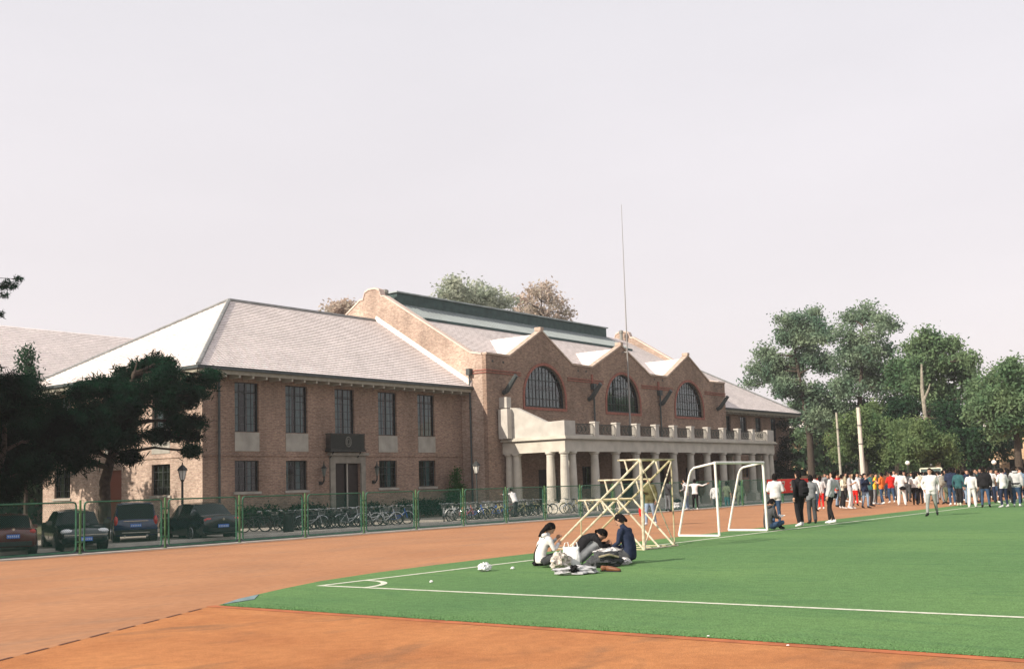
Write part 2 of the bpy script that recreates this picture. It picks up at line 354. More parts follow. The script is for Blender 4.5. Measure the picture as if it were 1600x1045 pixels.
b = MB(); Ff.box(b, XL-.03, XJ, 3.70, 3.78, 0, .05); part(b, 'string_course', BRICK)
slab(Ff, 'plinth', BRICK, XL-.04, 46.61, G, 1.0, .0, .06); slab(Ff, 'plinth', BRICK, 49.61, XJ-.01, G, 1.0, .0, .06)
# door with stone surround, balcony above
b = MB(); Ff.box(b, 46.62, 47.03, G, 3.28, 0, .12); Ff.box(b, 49.22, 49.6, G, 3.28, 0, .12); Ff.box(b, 46.62, 49.6, 3.282, 3.75, 0, .12); Ff.box(b, 46.45, 49.75, 3.752, 3.92, 0, .3)
Ff.box(b, 46.7, 49.5, G+.0, G+.14, 0, .5)
sur = part(b, 'door_surround', mat('grey door stone', (.21, .195, .165), .9, .2, 2))
b = MB(); Ff.box(b, 47.06, 48.0, G+.14, 3.26, -.22, -.16); Ff.box(b, 48.25, 49.19, G+.14, 3.26, -.23, -.17); dr = part(b, 'door', WOODD)
b = MB(); Ff.box(b, 48.14, 48.22, G+.14, 3.26, -.14, -.06); part(b, 'door_edge', mat('pale door stile', (.35, .33, .29), .6), dr)
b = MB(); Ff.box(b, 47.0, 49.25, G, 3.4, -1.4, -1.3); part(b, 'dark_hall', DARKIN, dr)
b = MB(); BA, BZ, BD = 46.32, 49.22, .5
Ff.box(b, BA-.04, BZ+.04, 3.98, 4.08, 0, BD+.02)
for z in (4.12, 5.04): Ff.box(b, BA, BZ, z, z+.05, BD-.05, BD); Ff.box(b, BA, BA+.05, z, z+.05, 0, BD-.05); Ff.box(b, BZ-.05, BZ, z, z+.05, 0, BD-.05)
for k in range(40):
    a = BA+.02+k*(BZ-BA-.04)/39; Ff.box(b, a-.011, a+.011, 4.08, 5.06, BD-.037, BD-.013)
for k in range(6):
    for a in (BA+.025, BZ-.025): Ff.box(b, a-.011, a+.011, 4.08, 5.06, .05+k*.07, .07+k*.07)
for a in (BA+.3, BZ-.3): b.bar(Ff.p(a, 3.6, .08), Ff.p(a, 3.97, .4), .05, .05)
bal = part(b, 'balcony', IRON)
b = MB(); Ff.box(b, BA+.06, BZ-.06, 4.18, 5.02, BD-.085, BD-.055); part(b, 'balcony_sheet', mat('balcony backing', (.10, .108, .095), .7), bal)
b = MB(); b.tube([Ff.p(47.77+.22*math.cos(t*.3927), 4.58+.30*math.sin(t*.3927), BD+.01) for t in range(17)], .035, 6, cap=False)
b.tube([Ff.p(47.77+.11*math.cos(t*.3927), 4.58+.17*math.sin(t*.3927), BD+.01) for t in range(17)], .026, 6, cap=False); part(b, 'medallion', mat('dull medallion', (.15, .15, .13), .7), bal)
# wall lanterns beside the door
for a in (45.85, 50.35):
    b = MB(); b.tube([Ff.p(a, 2.1, .02), Ff.p(a, 2.05, .2), Ff.p(a, 2.25, .36), Ff.p(a, 2.5, .36)], .05, 6); Ff.box(b, a-.1, a+.1, 1.98, 2.2, 0, .06)
    l_ = part(b, 'wall_lantern', IRON)
    b = MB(); b.lathe(Ff.p(a, 0, .36), [(.07, 2.5), (.16, 2.95), (.13, 2.97)], 6); part(b, 'lantern_glass', mat('old lantern glass', (.10, .12, .11), .3), l_)
    b = MB(); b.lathe(Ff.p(a, 0, .36), [(.21, 2.97), (.05, 3.15), (.02, 3.38)], 6); part(b, 'lantern_cap', IRON, l_)
# --- left side wall
Fs = Fr((XL, 0, 0), (0, 1, 0), (-1, 0, 0))
slo = [(52.9, 54.64), (63.05, 64.85)]; sup = [(52.9, 54.6), (57.6, 59.3), (63.0, 64.7)]
holes = [rect(a, c, 1.65, 3.38) for a, c in slo]+[rect(a, c, 5.07, 7.87) for a, c in sup]+[rect(57.6, 59.1, G+.12, 3.2)]
wall(Fs, rect(YW, YR, G, 8.5), holes, BRICKLIT)
for a, c in slo: window(Fs, a, c, 1.65, 3.38, 4, 4, [(.05, .48), (.52, .95)], cmat=mat('olive blind', (.20, .20, .13), .8))
for a, c in sup: window(Fs, a, c, 5.07, 7.87, 4, 6, [(.05, .4), (.6, .95)], transom=7.3)
for a, c in sup: slab(Fs, 'stone_panel', CONC, a, c, 3.98, 5.04, 0, .03)
for a, c in slo: slab(Fs, 'window_sill', CONC, a-.12, c+.12, 1.5, 1.63, 0, .08)
b = MB(); Fs.box(b, YW+.01, YR, 3.70, 3.78, 0, .05); part(b, 'string_course', BRICKLIT)
b = MB(); Fs.box(b, 57.6, 59.1, G+.12, 3.2, -.2, -.12); part(b, 'side_door', mat('brown side door', (.16, .05, .03), .6))
# rear and far walls, closing the volume
for q in ((XL+.01, XJ-.01, YR-.3, YR, G, 8.49), (XK+.01, XE-.01, YR-.3, YR, G, 8.49), (XE-.3, XE, YW+.01, YR-.31, G, 8.48), (XJ+.5, XK-.5, 69.1, 69.4, G, 10.6)):
    b = MB(); b.box(*q); part(b, 'rear_wall', BRICK)
# --- right wing front wall
rup = [(99.3, 100.8), (102.9, 104.4), (106.5, 107.9), (110.2, 111.6)]
holes = [rect(a, c, 5.07, 7.87) for a, c in rup]+[rect(a, c, 1.72, 3.45) for a, c in rup]
wall(Ff, rect(XK, XE, G, 8.5), holes, BRICK)
for a, c in rup: window(Ff, a, c, 5.07, 7.87, 4, 6, [(.1, .4), (.6, .9)], transom=7.3)
for a, c in rup: window(Ff, a, c, 1.72, 3.45, 4, 4, None)
b = MB(); Ff.box(b, XK, XE+.03, 3.70, 3.78, 0, .05); part(b, 'string_course', BRICK)

# --- wing roofs: stepped courses of tiles between two edges
def courses(b, lo0, lo1, hi0, hi1, n, lift=.045):
    lo0, lo1, hi0, hi1 = map(Vector, (lo0, lo1, hi0, hi1))
    nr = (lo1-lo0).cross(hi0-lo0 if (hi0-lo0).length > .01 else hi1-lo0).normalized(); nr = nr if nr.z > 0 else -nr
    L = lambda t: (lo0.lerp(hi0, t), lo1.lerp(hi1, t))
    for k in range(n):
        a0, a1 = L(k/n); c0, c1 = L((k+1)/n); up_ = nr*lift
        b.quad(a0+up_, a1+up_, c1+nr*.004, c0+nr*.004); b.quad(a0, a1, a1+up_, a0+up_)
TILEM = bpy.data.materials.new('pan tiles'); TILEM.use_nodes = True
_n = TILEM.node_tree; _p = _n.nodes['Principled BSDF']; _p.inputs['Roughness'].default_value = .72; _p.inputs['Specular IOR Level'].default_value = .25
_tc = _n.nodes.new('ShaderNodeTexCoord'); _no = _n.nodes.new('ShaderNodeTexNoise'); _no.inputs['Scale'].default_value = 3.5; _no.inputs['Detail'].default_value = 8
_rp = _n.nodes.new('ShaderNodeValToRGB'); _rp.color_ramp.elements[0].position = .3; _rp.color_ramp.elements[1].position = .7
_rp.color_ramp.elements[0].color = (.69, .615, .585, 1); _rp.color_ramp.elements[1].color = (.92, .84, .81, 1)
_n.links.new(_tc.outputs['Object'], _no.inputs[0]); _n.links.new(_no.outputs[0], _rp.inputs[0]); _sz = _n.nodes.new('ShaderNodeSeparateXYZ'); _n.links.new(_tc.outputs['Object'], _sz.inputs[0])
def _m(op, a, b=None):
    q = _n.nodes.new('ShaderNodeMath'); q.operation = op
    for i, v in enumerate((a, b)):
        if v is None: continue
        if isinstance(v, (int, float)): q.inputs[i].default_value = v
        else: _n.links.new(v, q.inputs[i])
    return q.outputs[0]
_fr = _m('FRACT', _m('DIVIDE', _m('SUBTRACT', _sz.outputs[2], 8.52-.03), .1495))        # dirt collected along the laps of the tile courses
_ln = _m('MULTIPLY', _m('LESS_THAN', _fr, .34), .27)
_st = _n.nodes.new('ShaderNodeTexNoise'); _st.inputs['Scale'].default_value = .55; _st.inputs['Detail'].default_value = 6; _n.links.new(_tc.outputs['Object'], _st.inputs[0])
_sm = _n.nodes.new('ShaderNodeMapRange'); _sm.inputs[1].default_value = .35; _sm.inputs[2].default_value = .7; _sm.inputs[3].default_value = 1.0; _sm.inputs[4].default_value = .86; _n.links.new(_st.outputs[0], _sm.inputs[0])
_vs = _n.nodes.new('ShaderNodeVectorMath'); _vs.operation = 'SCALE'; _n.links.new(_rp.outputs[0], _vs.inputs[0]); _n.links.new(_m('MULTIPLY', _m('SUBTRACT', 1.0, _ln), _sm.outputs[0]), _vs.inputs['Scale'])
_n.links.new(_vs.outputs[0], _p.inputs['Base Color'])
_wv = _n.nodes.new('ShaderNodeTexWave'); _wv.bands_direction = 'X'; _wv.inputs['Scale'].default_value = 1.15; _wv.inputs['Distortion'].default_value = .3
_bp = _n.nodes.new('ShaderNodeBump'); _bp.inputs['Strength'].default_value = .45; _bp.inputs['Distance'].default_value = .05
_n.links.new(_tc.outputs['Object'], _wv.inputs[0]); _n.links.new(_wv.outputs[0], _bp.inputs['Height']); _n.links.new(_bp.outputs[0], _p.inputs['Normal'])
EZ, RZ = 8.52, 14.2
OV = 1.0
def wing_roof(xo, xr, xi, s):                        # outer eave x, ridge end x, inner x
    b = MB(); y0, y1 = YW-OV, YR+OV
    courses(b, (xo, y0, EZ), (xi, y0, EZ), (xr, RY, RZ), (xi, RY, RZ), 38)
    courses(b, (xo, y1, EZ), (xi, y1, EZ), (xr, RY, RZ), (xi, RY, RZ), 38)
    courses(b, (xo, y0, EZ), (xo, y1, EZ), (xr, RY, RZ), (xr, RY, RZ), 38)
    r = part(b, 'wing_roof', TILEM, fix=False)
    b = MB()
    b.quad((xo, y0, EZ-.04), (xi, y0, EZ-.04), (xi, y1, EZ-.04), (xo, y1, EZ-.04)); part(b, 'soffit', FASC, r)
    b = MB(); h0 = Vector((xo, y0, EZ+.05)); h1 = Vector((xr, RY, RZ+.05)); h2 = Vector((xo, y1, EZ+.05))
    b.tube([h0, h1], .13, 6); b.tube([h2, h1], .13, 6); b.tube([h1, (xi, RY, RZ+.05)], .13, 6); part(b, 'ridge_tiles', RIDGE, r)
    b = MB(); g = .10
    b.box(min(xo, xi)-(g if s < 0 else 0), max(xo, xi)+(g if s > 0 else 0), y0-g, y0, EZ-.16, EZ+.02)
    b.box(*(sorted((xo, xo+s*g))), y0+.001, y1, EZ-.16, EZ+.02); part(b, 'gutter', PIPE, r)
    b = MB(); b.box(min(xo, xi)+.06, max(xo, xi)-.06, y0+.02, y0+.08, EZ-.38, EZ-.162); b.box(*(sorted((xo-s*.02, xo-s*.08))), y0+.09, y1, EZ-.38, EZ-.162)
    part(b, 'fascia', FASC, r)
    n = int(abs(xi-xo)/.95); RT = mat('pale rafter ends', (.42, .40, .34), .8)
    for k in range(1, n+1):
        x = xo-s*k*.95
        if min(xo, xi)+.1 < x < max(xo, xi)-.1: b = MB(); b.box(x-.06, x+.06, y0+.10, YW-.01, EZ-.52, EZ-.3); part(b, 'rafter_tail', RT, r)
    for k in range(1, int((y1-y0)/.95) if s < 0 else 1):
        y = y0+k*.95; b = MB(); b.box(*sorted((xo-s*.1, xo-s*.99)), y-.06, y+.06, EZ-.52, EZ-.3); part(b, 'rafter_tail', RT, r)
wing_roof(XL-OV, 45.6, XJ, -1)
wing_roof(XE+OV, XE+OV-9.3, XK, 1)
# --- central block
Fb = Fr((0, YB, 0), (1, 0, 0), (0, -1, 0))
top = [(59.26, 10.72), (61.9, 10.7), (65.88, 12.9), (69.76, 10.66), (72.55, 10.62), (77.0, 12.7), (81.42, 10.55), (84.3, 10.55), (88.26, 12.7), (92.2, 10.55), (95.3, 10.6)]
def archpoly(c, wd, z0, z1, n=18, spring=None):
    r = wd/2; h = z1-z0; sp = spring if spring is not None else z0+h*.22; pts = [(c-r, z0), (c+r, z0)]
    return pts+[(c+r*math.cos(math.pi*k/n), sp+(z1-sp)*math.sin(math.pi*k/n)) for k in range(n+1)]
arcs = [66.13, 77.05, 88.2]
doors = [(66.2, 2.4), (77.05, 3.0), (88.2, 2.4)]
wins = [71.5, 82.6]
holes = [archpoly(c, 5.1, 7.24, 10.36) for c in arcs]+[rect(c-w2/2, c+w2/2, G+.35, 2.7) for c, w2 in doors]+[rect(c-.8, c+.8, 1.2, 2.9) for c in wins]
wall(Fb, [(59.26, G), (95.3, G)]+list(reversed(top)), holes, BRICK, depth=.35)
# pale coping following the gables, red trim
b = MB()
for (a0, z0), (a1, z1) in zip(top[:-1], top[1:]):
    v = [Fb.p(a, z+dz, d) for a, z in ((a0, z0), (a1, z1)) for dz, d in ((.0, .07), (.14, .07), (.14, -.45), (.0, -.45))]
    b.mesh(v, [(0, 1, 5, 4), (1, 2, 6, 5), (2, 3, 7, 6), (3, 0, 4, 7), (0, 3, 2, 1), (4, 5, 6, 7)])
for a, z in ((65.88, 12.9), (77, 12.7), (88.26, 12.7)): b.box(a-.2, a+.2, YB-.1, YB+.46, z+.08, z+.32)
part(b, 'coping', mat('brick coping', (.40, .31, .25), .9, .2, 3))
b = MB(); b.prism([(a, z-.005) for a, z in [(59.7, 10.0), (94.86, 10.0)]+list(reversed([(max(59.7, min(94.86, a)), z) for a, z in top]))], 1, YB+.40, YB+.44); part(b, 'parapet_back', BRICK)
def arch_trim(c, wd, z0, z1, t, d0, d1, n=24):
    b = MB(); sp = z0+(z1-z0)*.22; r = wd/2; H = z1-sp
    pin = [(c-r, z0)]+[(c-r*math.cos(math.pi*k/n), sp+H*math.sin(math.pi*k/n)) for k in range(n+1)]+[(c+r, z0)]
    r2, H2 = r+t, H+t
    po = [(c-r2, z0)]+[(c-r2*math.cos(math.pi*k/n), sp+H2*math.sin(math.pi*k/n)) for k in range(n+1)]+[(c+r2, z0)]
    for k in range(len(pin)-1):
        A, B, C, D = pin[k], pin[k+1], po[k+1], po[k]
        b.quad(Fb.p(*A, d1), Fb.p(*B, d1), Fb.p(*C, d1), Fb.p(*D, d1)); b.quad(Fb.p(*D, d1), Fb.p(*C, d1), Fb.p(*C, d0), Fb.p(*D, d0)); b.quad(Fb.p(*A, d1), Fb.p(*B, d1), Fb.p(*B, d0), Fb.p(*A, d0))
    Fb.box(b, c-r2, c+r2, z0-t, z0-.002, d0, d1)
    return b
for c in arcs: part(arch_trim(c, 5.1, 7.24, 10.36, .2, 0, .06), 'arch_trim', REDB)
segs = [(59.22, 63.2), (69.1, 74.1), (80.0, 85.25), (91.2, 95.34)]
for a0, a1 in segs: slab(Fb, 'red_band', REDB, a0, a1, 9.42, 9.50, 0, .07); slab(Fb, 'red_band', REDB, a0, a1, 9.60, 9.68, 0, .07)
for q in ((9.42, 9.5), (9.6, 9.68)): b = MB(); b.box(XJ-.07, XJ-.001, YB-.07, 49.35, *q); part(b, 'red_band', REDB)
# arched windows
def arch_window(c, wd=5.1, z0=7.24, z1=10.36, d=-.22):
    b = MB(); sp = z0+(z1-z0)*.22; r = wd/2; H = z1-sp
    top_at = lambda a: sp+H*math.sqrt(max(0, 1-((a-c)/r)**2))
    n = 24; po = [(c-r, z0)]+[(c-r*math.cos(math.pi*k/n), sp+H*math.sin(math.pi*k/n)) for k in range(n+1)]+[(c+r, z0)]
    pi_ = [(c-r+.09, z0)]+[(c-(r-.09)*math.cos(math.pi*k/n), sp+(H-.09)*math.sin(math.pi*k/n)) for k in range(n+1)]+[(c+r-.09, z0)]
    for k in range(len(po)-1):
        A, B, C, D = pi_[k], pi_[k+1], po[k+1], po[k]; b.quad(*[Fb.p(*q, d+.05) for q in (A, B, C, D)]); b.quad(Fb.p(*A, d+.05), Fb.p(*B, d+.05), Fb.p(*B, d-.05), Fb.p(*A, d-.05))
    Fb.box(b, c-r, c+r, z0, z0+.12, d-.05, d+.05)
    for k in range(1, 12):
        a = c-r+wd*k/12; t = .045 if k % 2 == 0 else .02
        Fb.box(b, a-t/2, a+t/2, z0+.12, top_at(a)-.03, d-.03, d+.02+.001*k)
    for k, z in enumerate((7.9, 8.55, 9.25, 9.85)):
        hw = r*math.sqrt(max(0, 1-max(0, (z-sp)/H)**2))-.05; t = .06 if k in (0, 2) else .03; Fb.box(b, c-hw, c+hw, z-t/2, z+t/2, d-.031, d+.018)
    w_ = part(b, 'arched_window', DARKM)
    g = MB(); g.prism([(a, z) for a, z in archpoly(c, wd-.04, z0+.02, z1-.02)], 1, YB-d+.008, YB-d+.012); part(g, 'pane', GLASS, w_)
    # blinds pulled to different heights behind the upper and lower lights
    k_ = MB()
    for i in range(12):
        a = c-r+wd*i/12+.05; zt = min(top_at(a), top_at(a+wd/12-.1)); lo_, hi_ = (7.95, 8.6+.06*math.sin(i*2.1)), (8.95+.05*math.cos(i*1.7), zt-.1)
        for q in (lo_, hi_, (7.35, 7.85)):
            if q[1] > q[0]+.1 and q[1] < zt+.01: Fb.box(k_, a, a+wd/12-.09, q[0], q[1], d-.26, d-.24)
    part(k_, 'blinds', mat('pale window blinds', (.42, .43, .40), .9, .25, 2), w_)
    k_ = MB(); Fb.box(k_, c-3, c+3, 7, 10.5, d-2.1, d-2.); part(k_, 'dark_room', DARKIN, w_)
for c in arcs: arch_window(c)
for c, w2 in doors:
    b = MB(); Fb.box(b, c-w2/2, c+w2/2, G+.35, 2.7, -.3, -.22); d_ = part(b, 'portico_door', WOODD)
for c in wins: window(Fb, c-.8, c+.8, 1.2, 2.9, 4, 4, None, d=-.2)
# gable end walls of the block (thick parapets rising above the roof)
prof = [(YB+.36, G), (YB+.36, 10.72), (49.1, 10.9), (57.3, 15.95), (57.65, 15.98), (57.85, 16.5), (58.25, 16.66), (58.95, 16.66), (59.35, 16.5), (59.55, 15.98), (59.9, 15.95), (68.1, 10.98), (69.4, 10.7), (69.4, G)]
for x0, nm in ((XJ, 'gable_wall'), (XK-.45, 'gable_wall')):
    b = MB(); b.prism(prof, 0, x0, x0+.45); part(b, nm, BRICKLIT)
    b = MB(); c_ = prof[1:-1]
    for (y0, z0), (y1, z1) in zip(c_[:-1], c_[1:]):
        v = [(x, y, z+dz) for y, z in ((y0, z0), (y1, z1)) for x, dz in ((x0-.06, .002), (x0-.06, .13), (x0+.51, .13), (x0+.51, .002))]
        b.mesh(v, [(0, 1, 5, 4), (1, 2, 6, 5), (2, 3, 7, 6), (3, 0, 4, 7), (0, 3, 2, 1), (4, 5, 6, 7)])
    part(b, 'gable_coping', mat('gable coping', (.55, .44, .38), .9, .1, 3))
for q in ((XJ, XJ+.3, YB+.004, YB+.359, G, 10.69), (XK-.3, XK, YB+.004, YB+.359, G, 10.57)): b = MB(); b.box(*q); part(b, 'corner_pier', BRICK)
# flashing where the wing roof meets the gable wall
for x0, x1 in ((XJ-.16, XJ-.003), (XK+.003, XK+.16)):
    b = MB(); v = [(x, y, z+dz) for y, z in ((YW-OV, EZ), (RY, RZ)) for x, dz in ((x0, .06), (x0, .2), (x1, .42), (x1, .06))]
    b.mesh(v, [(0, 1, 5, 4), (1, 2, 6, 5), (2, 3, 7, 6), (3, 0, 4, 7), (0, 3, 2, 1), (4, 5, 6, 7)]); part(b, 'flashing', mat('pale flashing', (.68, .60, .57), .8))
MZ = lambda y: 10.3+.54*(min(y, 2*BC-y)-48.1)
b = MB(); courses(b, (XJ+.45, 48.1, MZ(48.1)), (XK-.45, 48.1, MZ(48.1)), (XJ+.45, BC, MZ(BC)), (XK-.45, BC, MZ(BC)), 38); courses(b, (XJ+.45, 69.1, MZ(48.1)), (XK-.45, 69.1, MZ(48.1)), (XJ+.45, BC, MZ(BC)), (XK-.45, BC, MZ(BC)), 40)
mr_ = part(b, 'main_roof', TILEM, fix=False)
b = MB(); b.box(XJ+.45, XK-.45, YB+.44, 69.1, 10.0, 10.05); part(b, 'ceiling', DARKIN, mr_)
for c, hw, zt in ((65.88, 4.0, 12.75), (77., 4.45, 12.55), (88.26, 4.0, 12.55)):
    yb = 48.1+(zt-10.3)/.54; b = MB()
    for s in (-1, 1): courses(b, (c+s*hw, YB+.44, 10.45), (c+s*hw*.98, 48.4, 10.46), (c, YB+.44, zt), (c, yb, zt), 12, .03)
    part(b, 'gable_roof', TILEM, mr_, fix=False)
# ridge monitor and glazed skylight
b = MB(); b.box(61.3, 90.9, 57.95, 59.25, 15.3, 16.62); mo = part(b, 'roof_monitor', DKGRN, mr_)
b = MB(); b.box(61.15, 91.05, 57.8, 59.4, 16.62, 16.72); part(b, 'monitor_cap', mat('grey metal cap', (.30, .34, .34), .5, .2, 2), mr_)
b = MB(); v = [(x, y, MZ(y)+.14) for x, y in ((61.4, 55.35), (90.9, 55.35), (90.9, 57.94), (61.4, 57.94))]; b.mesh(v+[(p[0], p[1], p[2]-.12) for p in v], [(0, 1, 2, 3), (0, 4, 5, 1), (3, 2, 6, 7), (0, 3, 7, 4), (1, 5, 6, 2)])
part(b, 'skylight', SKYL, mr_)
b = MB()
for k in range(60):
    x = 61.4+k*.5; b.bar((x, 55.36, MZ(55.36)+.16), (x, 57.93, MZ(57.93)+.16), .04, .04)
part(b, 'glazing_bars', mat('grey glazing bar', (.25, .28, .28), .6), mr_)
b = MB(); b.box(61.3, 91, 55.1, 55.34, MZ(55.2)+.02, MZ(55.2)+.2); part(b, 'skylight_gutter', DKGRN, mr_)
for x in (59.5+.9, 94.2): b = MB(); b.lathe((x, 58.3, 0), [(.16, 15.6), (.16, 16.45), (.24, 16.5), (.24, 16.72), (.1, 16.8)], 10); part(b, 'roof_vent', mat('zinc vent', (.22, .22, .20), .5, metal=.3), mr_)
# down pipes, hoppers and slanted brackets on the block
def pipe(x, y, z0, z1, hop=True, r=.07):
    b = MB(); b.tube([(x, y, z0), (x, y, z1)], r, 8)
    for z in range(int(z0)+1, int(z1), 2): b.tube([(x, y, z), (x, y, z+.08)], r*1.35, 8)
    if hop: b.box(x-.2, x+.2, y-.16, y+.16, z1, z1+.45)
    return part(b, 'drainpipe', PIPE)
pipe(59.1, 49.1, G, 9.35)
pipe(38.35, 49.85, G, 8.1, False)
pipe(72.45, 47.55, 4.7, 8.9); pipe(82.75, 47.55, 4.7, 8.9)
for a in (72.45, 82.75): slab(Fb, 'red_outlet', REDB, a-.1, a+.1, 9.36, 10.1, .0, .1)
for a in (61.1, 71.9, 82.9, 93.5):
    b = MB(); b.tube([(a, YB-.02, 8.1), (a, YB-.35, 8.25), (a, YB-1.2, 9.25)], [.17, .2, .16], 8); part(b, 'slanted_bracket', PIPE)
for a in (60.0, 61.2, 70.6, 71.7, 82.2, 83.6, 93.2, 94.6): slab(Fb, 'vent_hole', DARKM, a-.09, a+.09, 10.2, 10.36, -.02, .004)

# --- portico
PX0, PX1, PY = 60.85, 93.95, 42.4
b = MB()
b.box(PX0, PX1, PY, PY+.6, 3.78, 4.5); b.box(PX0, PX0+.6, PY+.601, YB-.002, 3.78, 4.5); b.box(PX1-.6, PX1, PY+.601, YB-.002, 3.78, 4.5)
b.box(PX0+.05, PX1-.05, PY+.04, YB-.003, 4.5, 4.62)
POR = part(b, 'portico', STONE)
b = MB(); b.box(PX0-.22, PX1+.22, PY-.22, YB-.004, 4.621, 4.74); b.box(PX0-.12, PX1+.12, PY-.12, YB-.005, 4.74, 4.84); part(b, 'cornice', STONE, POR)
b = MB(); b.box(PX0-.1, PX1+.1, PY+1.1, YB-.002, G, -.02)
for k in range(2): b.box(PX0+.6, PX1-.6, PY+.5+k*.3, PY+1.099, G, -.3+.14*k+.001)
part(b, 'portico_floor', STONE, POR)
cx = [62.05+2.78*i for i in range(12)]; cy_ = PY+.3
colpos = [(PX0+.3, cy_)]+[(x, cy_) for x in cx]+[(PX1-.3, cy_), (PX0+.3, cy_+1.15), (PX1-.3, cy_+1.15), (PX0+.3, 46.7), (PX0+.3, 47.35), (PX1-.3, 46.7), (PX1-.3, 47.35)]
prof_c = [(.40, .35), (.40, .43), (.36, .46), (.38, .52), (.31, .58), (.315, 1.4), (.30, 2.4), (.265, 3.45), (.28, 3.50), (.265, 3.53), (.265, 3.58), (.34, 3.66), (.36, 3.67), (.36, 3.78)]
for x, y in colpos:
    b = MB(); b.lathe((x, y, 0), prof_c, 18); o = part(b, 'column', STONE, POR, smooth=False)
for q in [(PX0-.12, PX0+1.6, PY-.12, PY+.7), (PX0-.12, PX0+.72, PY+.701, PY+1.95), (PX1-1.6, PX1+.12, PY-.12, PY+.7), (PX0-.12, PX0+.72, 46.2, YB-.003)]+[(x-.42, x+.42, PY-.12, PY+.72) for x in cx[1:-1]]:
    b = MB(); b.box(*q, G, .35); part(b, 'pedestal', STONE, POR)
b = MB()
b.prism([(PY, 4.84), (PY, 5.86), (43.9, 5.82), (46.45, 6.95), (46.95, 6.98), (46.95, 4.84)], 0, PX0, PX0+.45)
b.box(PX0+.451, 62.15, PY, PY+.4, 4.84, 5.86)
b.box(PX0-.55, PX0-.001, 46.8, 47.6, 4.84, 6.9); b.box(PX0-.25, PX0+.25, 47.05, YB-.003, 6.99, 7.75)
b.box(PX1-1.3, PX1, PY, PY+.4, 4.84, 5.86); b.box(PX1-.45, PX1, PY+.401, YB-.003, 4.84, 5.8)
b.box(62.151, PX1-1.301, PY+.12, PY+.3, 4.841, 4.95)
PARM = mat('white washed parapet', (.43, .405, .365), .85, .12, 1.5); part(b, 'parapet', PARM, POR)
for x in cx[1:-1]: b = MB(); b.box(x-.25, x+.25, PY+.0, PY+.40, 4.842, 5.78); b.box(x-.30, x+.30, PY-.04, PY+.44, 5.78, 5.88); part(b, 'parapet_pier', PARM, POR)
ed = [62.15]+[q for x in cx[1:-1] for q in (x-.25, x+.25)]+[PX1-1.3]
for k in range(0, len(ed), 2):
    a0, a1 = ed[k], ed[k+1]; b = MB(); y = PY+.2
    b.bar((a0, y, 5.68), (a1, y, 5.68), .06, .05); b.bar((a0, y, 5.0), (a1, y, 5.0), .05, .04)
    n = max(6, int((a1-a0)/.12))
    for i in range(n+1):
        a = a0+(a1-a0)*i/n; b.bar((a, y, 5.0), (a, y, 5.68), .022, .022)
    c0 = (a0+a1)/2
    for c1 in (c0-.5, c0, c0+.5):
        b.tube([(c1+.24*math.cos(t*.5236), y-.02, 5.34+.27*math.sin(t*.5236)) for t in range(13)], .025, 5, cap=False)
        b.tube([(c1+.11*math.cos(t*.7854), y-.02, 5.34+.13*math.sin(t*.7854)) for t in range(9)], .022, 5, cap=False)
    part(b, 'iron_railing', IRON, POR)
# flagpole on the balcony
b = MB(); fx, fy = 77.1, 47.2
b.tube([(fx, fy, 4.85), (fx, fy, 12), (fx, fy, 18), (fx, fy, 24.5)], [.085, .06, .035, .018], 8)
for z in (9.2, 12.2): b.bar((fx, fy, z), (fx, YB-.02, z), .08, .08)
fp = tag(b.build('flagpole', mat('grey flagpole', (.25, .24, .23), .5)), 'tall thin grey flagpole rising in front of the middle gable', 'flagpole')
b = MB(); b.lathe((fx, fy, 0), [(.3, 4.86), (.3, 5.0), (.16, 5.2), (.13, 5.9), (.2, 6.0), (.12, 6.1)], 10); o = b.build('pole_base', IRON, fp)
b = MB()
for s in (-1, 1):
    b.tube([(fx+s*(.12+.3*math.sin(t*.35)), fy, 5.3+t*.1) for t in range(10)], .03, 5)
b.build('scroll_work', IRON, fp)

# ------------------------------------------------------------------ green mesh fence along the track
FM = mat('green fence paint', (.035, .13, .075), .5, .25, 6)
FM2 = mat('yellowed green paint', (.070, .155, .060), .55, .4, 3)
WIRE = mat('green coated wire', (.015, .075, .060), .8, spec=.1)
FENCE = empty('mesh_fence', (14.8, 29.22, 0), label='long low green mesh fence with rounded frames between the red track and the road', cat='fence')
FS, FY, FT = 2.823, 29.22, 1.53
b = MB(); r = .026
x0, x1, z0, z1, q = .13, FS-.13, .10, FT-.03, .09
loop = [(x0+q, z0), (x1-q, z0), (x1-q*.3, z0+q*.3), (x1, z0+q), (x1, z1-q), (x1-q*.3, z1-q*.3), (x1-q, z1), (x0+q, z1), (x0+q*.3, z1-q*.3), (x0, z1-q), (x0, z0+q), (x0+q*.3, z0+q*.3), (x0+q, z0)]
b.tube([(x, 0, z) for x, z in loop], r, 6, cap=False, up=(0, 1, 0))
for xx in (.0, FS-.07):
    for z in (.35, 1.2): b.box(xx+.03 if xx == 0 else xx-.08, xx+.15 if xx == 0 else xx+.05, -.015, .015, z, z+.05)
pan_f = b.build('panel_frame', FM)
b = MB(); wx0, wx1, wz0, wz1 = x0+.02, x1-.02, z0+.02, z1-.02; p_ = .062
n = int((wx1-wx0+wz1-wz0)/p_)
for s in (1, -1):
    for k in range(1, n):
        c = k*p_                                     # line x + z = c (or mirrored)
        pts = []
        lo_ = max(0, c-(wz1-wz0)); hi_ = min(wx1-wx0, c)
        if hi_-lo_ < .02: continue
        A = (wx0+lo_, wz0+c-lo_); B = (wx0+hi_, wz0+c-hi_)
        if s < 0: A = (wx0+wx1-A[0], A[1]); B = (wx0+wx1-B[0], B[1])
        b.tube([(A[0], s*.003, A[1]), (B[0], s*.003, B[1])], .0022, 3, cap=False)
pan_m = b.build('wire_mesh', WIRE, pan_f, fix=False)
